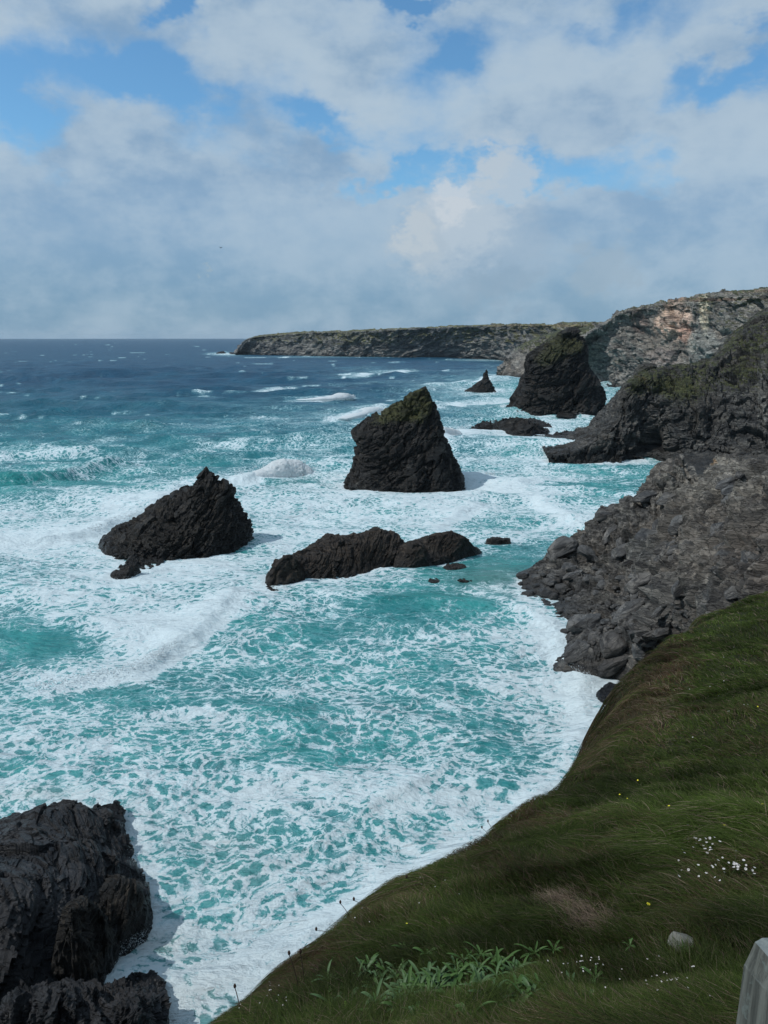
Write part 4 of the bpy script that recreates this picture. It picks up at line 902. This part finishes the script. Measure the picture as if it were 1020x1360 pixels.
# grass: real blades as hair curves
M_grass, t = new_mat('grass_blades')
hc = t.n('ShaderNodeAttribute', attribute_name='blade_col', out=0)
gd = t.n('ShaderNodeBsdfDiffuse', {0: hc, 1: .6}); gt = t.n('ShaderNodeBsdfTranslucent', {0: hc}); gg = t.n('ShaderNodeBsdfGlossy', {0: (.3, .3, .3), 1: .45})
ga = t.n('ShaderNodeMixShader', {0: .25, 1: gd, 2: gt})
t.n('ShaderNodeOutputMaterial', {0: t.n('ShaderNodeMixShader', {0: .03, 1: ga, 2: gg})})
def grass(n=330000):
    R = np.random.RandomState(9)
    az_ = np.radians(R.uniform(-42, 36, n*2)); rr = np.exp(R.uniform(math.log(2.6), math.log(75), n*2))
    k2 = 150000; az_ = np.concatenate([np.radians(R.uniform(-70, 115, k2)), az_]); rr = np.concatenate([np.exp(R.uniform(math.log(1.1), math.log(60), k2)), rr])   # thinner turf beyond the frame
    X = rr*np.sin(az_); Y = rr*np.cos(az_)
    Z, d = ground(X, Y)
    U, V = proj(X, Y, Z)
    ok = (d < 1.3+R.rand(len(X))*1.2+.03*rr) & (((U > 180) & (U < 1120) & (V < 1460)) | (np.arange(len(X)) < k2))
    X, Y, Z, d, U, V, rr = [a[ok][:n+90000] for a in (X, Y, Z, d, U, V, rr)]; m = len(X)
    br, st = soil_cols(U, V, X, Y)
    L = (.10+.16*R.rand(m))*(.8+.8*vnoise(X/.8, Y/.8, 0., 240))*(1-.35*st)*np.clip(rr/14, 1, 1.3)*.66
    L *= .55+.9*vnoise(X/.25, Y/.25, 0., 244)
    tus = sstep(vnoise(X/.6, Y/.6, 2., 247), .62, .85); L *= 1+.9*tus*(.4+sstep(d, -3, 0))
    br = np.clip(br+.32*sstep(d, -1.6, .2)*(.4+vnoise(X/.7, Y/.7, 0, 248))-.2*tus, 0, 1)
    L *= 1-.6*np.clip(pxblob(U, V, [(600, 1318, 130, 28, 1.), (836, 1268, 22, 10, 1.), (905, 1262, 22, 12, 1.2), (735, 1272, 18, 10, .8)]), 0, 1)
    # wind-combed direction with swirls
    ang = 2.6+fbm(X/2.0, Y/2.0, 0, 241, 3)*1.9+fbm(X/.45, Y/.45, 0, 243, 2)*1.1+R.normal(size=m)*.85
    lean = .75+.35*R.rand(m)+.5*fbm(X/.9, Y/.9, 0, 242, 2)
    dirx, diry = np.cos(ang), np.sin(ang)
    k = 5; tt = np.linspace(0, 1, k)
    pts = np.zeros((m, k, 3), np.float32)
    e = .02
    for i, t_i in enumerate(tt):
        h = L*(t_i-.50*np.clip(lean, 0, 1.25)*t_i**2); s_ = L*lean*.95*t_i**1.6
        pts[:, i, 0] = X+dirx*s_; pts[:, i, 1] = Y+diry*s_; pts[:, i, 2] = Z-.01+h
    # keep blades above the turf where the ground rises under them
    gz, _ = ground(pts[:, -1, 0], pts[:, -1, 1])
    lift = np.maximum(gz+.012-pts[:, -1, 2], 0)
    pts[:, :, 2] += (lift[:, None]*tt[None]**1.5)
    sink = np.maximum(pts[:, -1, 2]-gz-.16, 0)
    pts[:, :, 2] -= (sink[:, None]*tt[None]**1.8)*.85
    rad = np.maximum(.0011, rr*.00026)*(.7+.6*R.rand(m))
    cu = bpy.data.hair_curves.new('grass'); cu.add_curves([k]*m)
    cu.attributes['position'].data.foreach_set('vector', pts.reshape(-1, 3).ravel())
    ra = cu.attributes.get('radius') or cu.attributes.new('radius', 'FLOAT', 'POINT')
    ra.data.foreach_set('value', (rad[:, None]*np.array([1, 1, .85, .6, .15])[None]).astype(np.float32).ravel())
    q = R.rand(m)
    green = np.array([.054, .082, .017])[None]*(.6+.8*R.rand(m, 1)); green = np.where((R.rand(m) < .25)[:, None], np.array([.095, .130, .030])[None]*(.6+.8*R.rand(m, 1)), green)
    brn = np.array([.120, .085, .048])[None]*(.5+1.0*R.rand(m, 1)); sw = np.array([.27, .205, .15])[None]*(.5+.8*R.rand(m, 1))
    isb = q < br*.9; iss = R.rand(m) < (st*.95+.07)
    c_ = np.where(isb[:, None], brn, green); c_ = np.where(iss[:, None], sw, c_)
    red = R.rand(m) < pxblob(U, V, [(700, 1085, 40, 16, .4), (430, 1285, 40, 25, .25), (640, 1130, 30, 12, .3), (900, 900, 30, 50, .2)])
    c_ = np.where(red[:, None], np.array([.085, .040, .024])[None]*(.6+.8*R.rand(m, 1)), c_)
    c_ = c_*(.80+.75*fbm(X/1.7, Y/1.7, 0, 251, 4)+.35*fbm(X/.45, Y/.45, 0, 252, 3)).clip(.35, 1.6)[:, None]**(1-st[:, None])
    ca = cu.attributes.new('blade_col', 'FLOAT_COLOR', 'CURVE'); ca.data.foreach_set('color', np.concatenate([c_, np.ones((m, 1))], 1).astype(np.float32).ravel())
    cu.materials.append(M_grass)
    o = bpy.data.objects.new('grass', cu); COL.objects.link(o); o['kind'] = 'stuff'; o['label'] = 'long wind combed grass covering the cliff top slope'
    sc.cycles_curves.shape = 'RIBBONS' if hasattr(sc, 'cycles_curves') else 'RIBBONS'
grass()
def ghit(px, py, y0=2.2, y1=60):
    ys = np.geomspace(y0, y1, 700); a, b = ray(px, py); zz_ = CAMZ+b*ys; g, _ = ground(a*ys, ys)
    k = np.where(zz_ < g)[0]
    if not len(k): return None
    i = k[0]
    return np.array([float(a*ys[i]), ys[i], float(g[i])])

# ------------------------------------------------------------------ spray thrown up by the breakers
M_spray, t = new_mat('white_spray')
t.n('ShaderNodeOutputMaterial', {0: t.n('ShaderNodeMixShader', {0: .6, 1: t.n('ShaderNodeBsdfDiffuse', {0: (.78, .84, .86)}), 2: t.n('ShaderNodeBsdfTranslucent', {0: (.80, .84, .86)})})})
def spray():
    R = np.random.RandomState(4); C = []; Sz = []
    for pl, n_, h, w_, sz in (([(305, 641), (345, 634), (375, 629), (414, 626)], 2600, 11.5, 3.6, .20), ([(583, 580), (592, 577), (602, 580)], 900, 5.5, 2.5, .32), ([(432, 529), (466, 525)], 700, 3.5, 5, .5),
                              ([(640, 516), (662, 519)], 300, 4, 3, .5), ([(612, 637), (660, 630)], 500, 2.4, 3, .3), ([(45, 912), (180, 886), (240, 850), (290, 812), (303, 792)], 2600, 1.5, 2.0, .13),
                              ([(120, 703), (190, 681), (232, 657)], 1500, 2.6, 3.5, .2), ([(600, 576), (625, 566)], 300, 4, 2, .3), ([(500, 557), (512, 541)], 300, 3, 4, .4), ([(146, 771), (165, 774), (200, 762), (235, 755)], 700, 1.8, 1.6, .12),
                              ([(350, 786), (400, 781)], 350, 1.2, 1.2, .1), ([(740, 545), (768, 549)], 300, 4, 4, .4), ([(196, 1240), (160, 1265), (142, 1300)], 900, 1.4, .9, .05), ([(198, 1190), (170, 1110)], 400, 1., .8, .05),
                              ([(458, 643), (496, 657), (548, 652)], 500, 2.2, 2, .2), ([(735, 845), (742, 870), (785, 902)], 500, 1.3, 1.3, .09), ([(755, 1010), (700, 1066), (600, 1126), (500, 1187), (400, 1252)], 900, .7, 1.6, .05)):
        pts = np.array([S(*q) for q in pl]); u = R.rand(n_)*(len(pts)-1); i = u.astype(int); f = (u-i)[:, None]
        p_ = pts[i]*(1-f)+pts[i+1]*f
        env = np.clip(np.sin(np.pi*u/(len(pts)-1)), .08, 1)**.6*(.45+.9*vnoise(u*7.3, h, 0., 501))
        z = h*env*(.35+.65*R.rand(n_)**1.3) if h > 60 else h*env*R.rand(n_)**1.5
        spread = w_*(1-.55*z/h)
        p_[:, 0] += R.normal(size=n_)*spread*.5+z*.25; p_[:, 1] += R.normal(size=n_)*spread*.6; p_[:, 2] += z
        C.append(p_); Sz.append(sz*np.exp(R.normal(size=n_)*.45)*(1.15-.75*z/h))
    C = np.concatenate(C); Sz = np.concatenate(Sz); n_ = len(C)
    base = np.array([(1, 0, -.7), (-.5, .87, -.7), (-.5, -.87, -.7), (0, 0, 1), (0, 0, -1.2)])
    tri = np.array([(0, 1, 3), (1, 2, 3), (2, 0, 3), (1, 0, 4), (2, 1, 4), (0, 2, 4)])
    a = R.rand(n_)*6.28; V = np.zeros((n_, 5, 3)); jit = 1+R.normal(size=(n_, 5, 3))*.25
    V[..., 0] = base[:, 0]*np.cos(a)[:, None]-base[:, 1]*np.sin(a)[:, None]; V[..., 1] = base[:, 0]*np.sin(a)[:, None]+base[:, 1]*np.cos(a)[:, None]; V[..., 2] = base[:, 2]*.8
    V = V*jit*Sz[:, None, None]*.6+C[:, None]
    Fq = (tri[None]+np.arange(n_)[:, None, None]*5).reshape(-1, 3)
    o = mesh_vf('sea_spray', V.reshape(-1, 3), Fq, M_spray, smooth=True); o['kind'] = 'stuff'; o['label'] = 'white spray and tumbling foam along the breaking waves'
spray()
def breaker(line, h, w_, peak, seed, label):
    pts = np.array([S(*q) for q in line]); nu, nv = 150, 60
    L_ = catmull(pts, nu, 0); tg = np.gradient(L_, axis=0); tg /= np.linalg.norm(tg, axis=1, keepdims=True); nr_ = np.stack([-tg[:, 1], tg[:, 0], 0*tg[:, 0]], 1)
    u = np.linspace(0, 1, nu); a = np.linspace(-.08, math.pi+.08, nv)
    env = np.where(u < peak, (u/peak)**1.3, ((1-u)/(1-peak))**.45); env = np.clip(env, 0, 1)*(.8+.35*vnoise(u*9, seed, 0., 520)); env = np.clip(env, .02, 2)
    G = L_[:, None]+nr_[:, None]*(np.cos(a)[None, :, None]*w_*(.45+.55*env[:, None, None])*np.where(np.cos(a) > 0, 1.5, .9)[None, :, None])
    G[..., 2] = np.sin(a)[None]*h*env[:, None]
    N = gnormals(G); N = np.where(N[..., 2:] < 0, -N, N); k = h*.20
    b = (1-np.abs(fbm(G[..., 0]/k, G[..., 1]/k, G[..., 2]/k, seed, 5, .62))*2.6)
    G = G+N*(b*h*.09+fbm(G[..., 0]/h, G[..., 1]/h, G[..., 2]/h, seed+3, 3)*h*.18)[..., None]*np.clip(env, .15, 1)[:, None, None]
    o = mesh_grid('breaking_wave', G, M_surf, smooth=True); tag(o, label, 'wave')
M_surf, t = new_mat('surf_foam')
pos = t.n('ShaderNodeNewGeometry'); nn_ = t.noise(pos, 1.1, 8, .75)
c = t.mix(t.step(nn_, .3, .55), (.76, .84, .86), (.88, .91, .92))
bp = t.n('ShaderNodeBump', {'Height': nn_, 'Distance': .8, 'Strength': .8})
t.n('ShaderNodeOutputMaterial', {0: t.n('ShaderNodeMixShader', {0: .4, 1: t.n('ShaderNodeBsdfDiffuse', {0: c, 'Normal': bp}), 2: t.n('ShaderNodeBsdfTranslucent', {0: c})})})
breaker([(296, 644), (325, 640), (350, 636), (375, 633), (400, 631), (416, 631)], 8.0, 6.0, .62, 5, 'tall white breaker bursting between the left rock and wedge stack')
breaker([(578, 583), (588, 580), (600, 578), (612, 577)], 5.5, 4, .3, 6, 'white splash bursting right behind the wedge stack')
breaker([(395, 531), (425, 530), (450, 529), (468, 527)], 4.5, 9, .75, 7, 'white topped breaker above the wedge stack on its left')
breaker([(455, 556), (480, 550), (505, 543)], 3.2, 7, .7, 8, 'broken white crest just left of the wedge stack tip')

# ------------------------------------------------------------------ plants
def simple(name, col0, col1, rough=.6, scale=30, transl=0.0):
    m, t = new_mat(name)
    c = t.mix(t.noise(t.n('ShaderNodeTexCoord', out=3), scale, 4), col0, col1)
    b = t.n('ShaderNodeBsdfPrincipled', {'Base Color': c, 'Roughness': rough, 'Specular IOR Level': .3})
    if transl: b = t.n('ShaderNodeMixShader', {0: transl, 1: b, 2: t.n('ShaderNodeBsdfTranslucent', {0: c})})
    t.n('ShaderNodeOutputMaterial', {0: b}); return m
M_leaf = [simple('leaf_green', (.040, .095, .020), (.085, .155, .038), .5, 14, .25), simple('leaf_grey_green', (.06, .115, .040), (.10, .17, .07), .5, 14, .25), simple('leaf_bright', (.10, .19, .02), (.17, .27, .03), .5, 14, .3)]
M_stem = simple('dry_stem', (.030, .020, .014), (.07, .05, .035), .8)
M_head2 = simple('seed_head', (.025, .014, .010), (.06, .035, .025), .9, 60)
M_petal = simple('white_petal', (.38, .36, .34), (.60, .57, .55), .6)
M_yel = simple('yellow_petal', (.60, .52, .02), (.75, .68, .05), .6)
M_gstem = simple('green_stem', (.03, .05, .015), (.05, .07, .02), .6)
def leaf_mesh(L, wdt, arch, mat, seed):
    k = 8; V = []; r = np.random.RandomState(seed); tw = r.uniform(-.5, .5)
    for i in range(k+1):
        t_i = i/k; ww = wdt*(math.sin(math.pi*min(1, t_i*.92+.06))**.8)*(1-.3*t_i)/2
        x = L*(t_i*math.cos(arch*t_i)); z = L*(t_i*.80*math.sin(.80-arch*t_i*1.0))
        for s_ in (-1, 0, 1): V.append((x, s_*ww+tw*.1*L*t_i**2, z+abs(s_)*ww*.45))
    Q = [[i*3+j, i*3+j+1, i*3+j+4, i*3+j+3] for i in range(k) for j in range(2)]
    return mesh_data('leaf', np.array(V), np.array(Q), mat, {}, True)
LM = [[leaf_mesh(.17, .030, .75, m_, 3), leaf_mesh(.13, .026, 1.0, m_, 4), leaf_mesh(.20, .028, .55, m_, 5)] for m_ in M_leaf]
def plant(px, py, n_, sc_, mi, label, group):
    p_ = ghit(px, py)
    if p_ is None: return
    e = bpy.data.objects.new('plantain_plant', None); COL.objects.link(e); e.empty_display_size = .05
    e.location = p_+np.array([0, 0, .05]); e.rotation_euler.z = rng.uniform(0, 6.28); tag(e, label, 'plant', group)
    for i in range(n_):
        l = bpy.data.objects.new('leaf', rng.choice(LM[mi])); link(l, e)
        s_ = sc_*.80*rng.uniform(.65, 1.15); l.scale = (s_, s_*rng.uniform(.8, 1.2), s_*rng.uniform(.8, 1.35))
        l.rotation_euler = (rng.uniform(-.35, .35), rng.uniform(-.35, .15), i*6.283/n_+rng.uniform(-.4, .4))
g1 = 'broad leaved green plants in the bottom foreground turf'
for i in range(110):
    px = rng.gauss(600, 95); py = rng.gauss(1318, 24)
    if py > 1365 or py < 1255 or px < 430: px, py = rng.uniform(460, 760), rng.uniform(1275, 1350)
    plant(px, py, rng.randint(5, 7), rng.uniform(.7, 1.15), rng.choice([0, 0, 1]), 'broad leaved green plant crowded among others in the bottom foreground turf', g1)
for i in range(8):
    plant(rng.uniform(470, 560), rng.uniform(1290, 1345), 7, 1.0, 1, 'grey green leaved plant in the patch left of the green ones', 'grey green leaved plants by the bottom edge')
plant(460, 1352, 4, .7, 2, 'small bright yellow green leaved sprig at the bottom edge', None)
plant(836, 1268, 6, .7, 0, 'low green rosette left of the half buried pale stone', None)
plant(908, 1272, 5, .55, 0, 'tiny rosette growing in front of the half buried pale stone', None)
plant(735, 1272, 6, .8, 0, 'lone leafy rosette below the straw coloured patch', None)

def tube(pts, rad, k=5):
    pts = np.array(pts); V = []
    for p_, r_ in zip(pts, rad):
        for i in range(k): V.append((p_[0]+r_*math.cos(i*6.283/k), p_[1]+r_*math.sin(i*6.283/k), p_[2]))
    Q = [[a*k+i, a*k+(i+1) % k, (a+1)*k+(i+1) % k, (a+1)*k+i] for a in range(len(pts)-1) for i in range(k)]
    return np.array(V), np.array(Q)
def stalk(px, py, tx, ty, label, group='dry seed stalks along the cliff edge'):
    p_ = ghit(px, py)
    if p_ is None: return
    top = P(tx, ty, p_[1]); v = top-p_
    e = bpy.data.objects.new('seed_stalk', None); COL.objects.link(e); e.location = p_; tag(e, label, 'plant', group)
    pts = [v*t_i+np.array([0, 0, 1])*.03*math.sin(t_i*3.1) for t_i in np.linspace(0, 1, 6)]
    V, Q = tube(pts, [.0035]*6); mesh_vf('stem', V, Q, M_stem, parent=e)
    hp = [v+np.array([0, 0, z_]) for z_ in (-.004, .006, .018, .032, .040)]
    V, Q = tube(hp, [.003, .010, .012, .008, .002], 8); mesh_vf('seed_head', V, Q, M_head2, parent=e)
for a in ((398, 1318, 384, 1268, 'tallest dry seed stalk rising from the turf near cliff edge'), (405, 1312, 399, 1266, 'dry seed stalk just right of the tallest one'), (313, 1352, 315, 1306, 'dark seed stalk at the far left end of the turf'),
          (322, 1356, 312, 1312, 'shorter dark seed stalk at left end of turf'), (440, 1244, 418, 1206, 'slanting stalk with dark head over the white surf'), (448, 1240, 423, 1202, 'thin stalk beside the slanting one over surf'),
          (452, 1226, 440, 1206, 'short upright seed stalk on the edge skyline'), (455, 1250, 420, 1236, 'low dark stalk with a drooping head'), (470, 1230, 452, 1200, 'single stalk right of the short upright one'),
          (660, 1118, 648, 1092, 'stalk on the edge above the reddish bank'), (655, 1120, 640, 1100, 'small leaning stalk above the reddish bank'), (288, 1362, 283, 1340, 'lowest stalk in the bottom corner of turf'),
          (500, 1220, 470, 1196, 'pale dry stem lying outward on the edge'), (560, 1185, 540, 1166, 'thin dry stem outlined against the foam')):
    stalk(*a)
def flower_mesh(mat, r, n_=6, cup=.3):
    V = []; Q = []
    for i in range(n_):
        a = i*6.283/n_; c_, s_ = math.cos(a), math.sin(a); w_ = r*.42
        b = len(V)
        V += [(0, 0, 0), (c_*r*.6-s_*w_, s_*r*.6+c_*w_, r*cup*.6), (c_*r, s_*r, r*cup), (c_*r*.6+s_*w_, s_*r*.6-c_*w_, r*cup*.6)]
        Q.append([b, b+1, b+2, b+3])
    sv_, sq = tube([(0, 0, -.09), (.004, 0, -.045), (0, 0, 0)], [.0016]*3, 4)
    b = len(V)
    me = mesh_data('flower', np.concatenate([np.array(V), sv_]), np.concatenate([np.array(Q), sq+b]), mat, {}, False)
    me.materials.append(M_gstem)
    for i, p_ in enumerate(me.polygons):
        if i >= n_: p_.material_index = 1
    return me
FW = flower_mesh(M_petal, .012); FY = flower_mesh(M_yel, .014, 6, .15)
def flower(px, py, me, sc_, label, group, nm='flower'):
    p_ = ghit(px, py)
    if p_ is None: return
    o = bpy.data.objects.new(nm, me); COL.objects.link(o); s_ = sc_*.78*rng.uniform(.7, 1.25)
    o.location = p_+np.array([0, 0, .15]); o.scale = (s_, s_, 1.5); o.rotation_euler = (rng.uniform(-.5, .5)-.3, rng.uniform(-.4, .4), rng.uniform(0, 6.28))
    tag(o, label, 'flower', group)
for cx, cy, sx, sy, n_, s_, lab, grp in ((932, 1142, 14, 10, 24, 1.3, 'small white flower in the upper cluster right of centre slope', 'white flowers in the upper cluster on the slope'),
                                (968, 1172, 16, 10, 22, 1.25, 'small white flower in the cluster nearest the picture edge', 'white flowers in the right hand cluster'),
                                (915, 1178, 26, 10, 9, 1.1, 'small white flower scattered below the upper cluster', 'white flowers scattered below the clusters'),
                                (770, 1310, 22, 8, 20, .6, 'tiny white flower in the bottom turf beside the leafy plants', 'tiny white flowers beside the leafy plants'),
                                (880, 1330, 34, 12, 24, .6, 'tiny white flower in turf near the wooden post', 'tiny white flowers near the wooden post'),
                                (345, 1335, 22, 14, 26, .6, 'tiny pale flower at the lower left tip of the turf', 'tiny pale flowers at the left tip of the turf'),
                                (455, 1230, 16, 14, 9, .7, 'tiny pale flower by the cliff edge stalks', 'tiny pale flowers by the edge stalks'),
                                (560, 1190, 60, 14, 8, .7, 'tiny white flower dotted along the turf edge', 'tiny white flowers along the turf edge'),
                                (960, 900, 40, 40, 26, 1.2, 'faint white flower on the green shoulder of the slope', 'white flowers on the green shoulder')):
    for i in range(n_): flower(rng.gauss(cx, sx), rng.gauss(cy, sy), FW, s_, lab, grp)
for x_, y_ in ((887, 1087), (1010, 1089), (954, 1107), (960, 1115), (859, 1226), (822, 1068), (832, 1075), (846, 1048), (540, 1247), (1005, 950)):
    flower(x_, y_, FY, 1.15, {887: 'brightest yellow flower on the upper slope', 1010: 'yellow flower at the right border of the picture', 859: 'lone yellow flower above the half buried stone'}.get(x_, 'small yellow flower dotted in the green turf'), 'yellow flowers dotted in the turf')

# half-buried pale stone
M_stone = simple('pale_stone', (.09, .09, .078), (.20, .195, .17), .9, 8)
p_ = ghit(905, 1262); o = bpy.data.objects.new('stone', BM[3].copy()); COL.objects.link(o); o.data.materials.clear(); o.data.materials.append(M_stone)
o.location = p_+np.array([0, 0, .05]); o.scale = (.11, .08, .045); o.rotation_euler = (.2, .1, .5)
tag(o, 'pale half buried stone in the grass left of the wooden post', 'stone')

# wooden post at the lower right corner
def wood_mat():
    m, t = new_mat('weathered_wood')
    oc = t.n('ShaderNodeTexCoord', out=3)
    gr = t.noise(t.mapping(oc, scale=(60, 60, 3.0)), 1, 6, .65, .6); g2 = t.noise(t.mapping(oc, scale=(160, 160, 6)), 1, 4, .6)
    li = t.noise(oc, 35, 6, .7)
    c = t.mix(t.step(gr, .32, .68), (.030, .033, .028), (.125, .130, .112))
    c = t.mix(t.m('MULTIPLY', t.step(li, .52, .66), .55), c, (.13, .16, .145))
    c = t.mix(t.m('MULTIPLY', t.step(g2, .56, .66), .6), c, (.05, .045, .038))
    topm = t.step(t.n('ShaderNodeSeparateXYZ', {0: t.n('ShaderNodeNewGeometry', out=1)}, out=2), .15, .4)
    c = t.mix(t.m('MULTIPLY', topm, .6), c, t.mix(t.noise(oc, 60, 6, .75), (.10, .125, .125), (.32, .36, .355)))
    bp = t.n('ShaderNodeBump', {'Height': t.m('ADD', gr, t.m('MULTIPLY', li, .5)), 'Distance': .004, 'Strength': .8})
    t.n('ShaderNodeOutputMaterial', {0: t.n('ShaderNodeBsdfPrincipled', {'Base Color': c, 'Roughness': .9, 'Normal': bp})})
    return m
M_wood = wood_mat()
def post():
    hw = .062; cxp = P(1016, 1272, 1.14); 
    top = cxp[2]; x0 = cxp[0]+.062; y0 = cxp[1]
    k = 12; ring = []
    for sx, sy in ((-1, -1), (1, -1), (1, 1), (-1, 1)):
        for j in range(k):
            t_i = j/k
            nx = {(-1, -1): (-1+2*t_i, -1), (1, -1): (1, -1+2*t_i), (1, 1): (1-2*t_i, 1), (-1, 1): (-1, 1-2*t_i)}[(sx, sy)]
            ring.append(nx)
    ring = np.array(ring, float); V = []
    rr_ = 1-.05*(np.abs(ring).min(1) > .9)
    ring = ring*(np.where(np.abs(ring).min(1) > .9, .99, 1))[:, None]
    zs = list(np.linspace(-1.3, -.058, 24))+[-.052, -.028, -.004, 0, .001]; sc_ = [1]*24+[.985, .92, .86, .85, .0]
    for z_, s_ in zip(zs, sc_):
        for rx, ry in ring:
            nse = float(fbm(np.array([rx*3+7.]), np.array([ry*3.]), np.array([z_*2.]), 300, 3)[0])*.0035
            V.append(((rx*s_)*hw*(1+nse/hw), (ry*s_)*hw*(1+nse/hw), z_+(0 if s_ == 1 else nse*2)))
    V = np.array(V)+np.array([x0, y0, top]); n_ = len(ring)
    Q = np.array([[a*n_+i, a*n_+(i+1) % n_, (a+1)*n_+(i+1) % n_, (a+1)*n_+i] for a in range(len(zs)-1) for i in range(n_)])
    V = V-np.array([x0, y0, top-1.2])
    o = mesh_vf('wooden_post', V, Q, M_wood, smooth=False); o.location = (x0, y0, top-1.2); o.rotation_euler = (0, 0, .22)
    tag(o, 'weathered grey wooden post standing in the lower right corner of the picture', 'post')
post()

# bird in the sky
M_bird = simple('dark_feathers', (.03, .03, .035), (.06, .06, .065), .7)
def bird():
    p_ = P(293, 329, 190); e = bpy.data.objects.new('gull', None); COL.objects.link(e); e.location = p_; e.rotation_euler = (.1, .35, 1.1)
    tag(e, 'small dark seabird flying far off in the left of the sky', 'bird')
    xs = np.linspace(-.28, .28, 10); V = []; k = 8
    for x in xs:
        r_ = .075*math.sqrt(max(0, 1-(x/.285)**2))+.004
        if x > .16: r_ *= .9
        for i in range(k): V.append((x, r_*math.cos(i*6.283/k), r_*.9*math.sin(i*6.283/k)))
    Q = [[a*k+i, a*k+(i+1) % k, (a+1)*k+(i+1) % k, (a+1)*k+i] for a in range(9) for i in range(k)]
    V += [(-.25, -.03, 0), (-.42, -.08, .01), (-.42, .08, .01), (-.25, .03, 0)]; Q.append([80, 81, 82, 83])
    mesh_vf('body', np.array(V), np.array(Q), M_bird, parent=e)
    for s_ in (-1, 1):
        V = []
        for t_i in np.linspace(0, 1, 9):
            y = s_*(.04+.58*t_i); ch = .17*(1-t_i**2.2)+.01; zz_ = .17*math.sin(t_i*2.2); xo = .05-.14*t_i**2
            V += [(xo+ch*.45, y, zz_), (xo, y, zz_+.015), (xo-ch*.55, y, zz_-.005), (xo, y, zz_-.008)]
        Q = [[i*4+j, i*4+(j+1) % 4, i*4+4+(j+1) % 4, i*4+4+j] for i in range(8) for j in range(4)]
        mesh_vf('wing', np.array(V), np.array(Q), M_bird, parent=e)
bird()

# ------------------------------------------------------------------ air
HAZE = True
if HAZE:
    m, t = new_mat('sea_air')
    t.n('ShaderNodeOutputMaterial', {1: t.n('ShaderNodeVolumePrincipled', {'Color': (.70, .86, 1.0), 'Density': .000018, 'Anisotropy': .2})})
    a = np.array([-28000, -200, -8.]); b = np.array([28000, 28500, 128.])
    V = np.array([[(a, b)[i][0], (a, b)[j][1], (a, b)[k][2]] for k in (0, 1) for j in (0, 1) for i in (0, 1)])
    Q = np.array([[0, 2, 3, 1], [4, 5, 7, 6], [0, 1, 5, 4], [2, 6, 7, 3], [0, 4, 6, 2], [1, 3, 7, 5]])
    o = mesh_vf('haze', V, Q, m, smooth=False); o['kind'] = 'stuff'
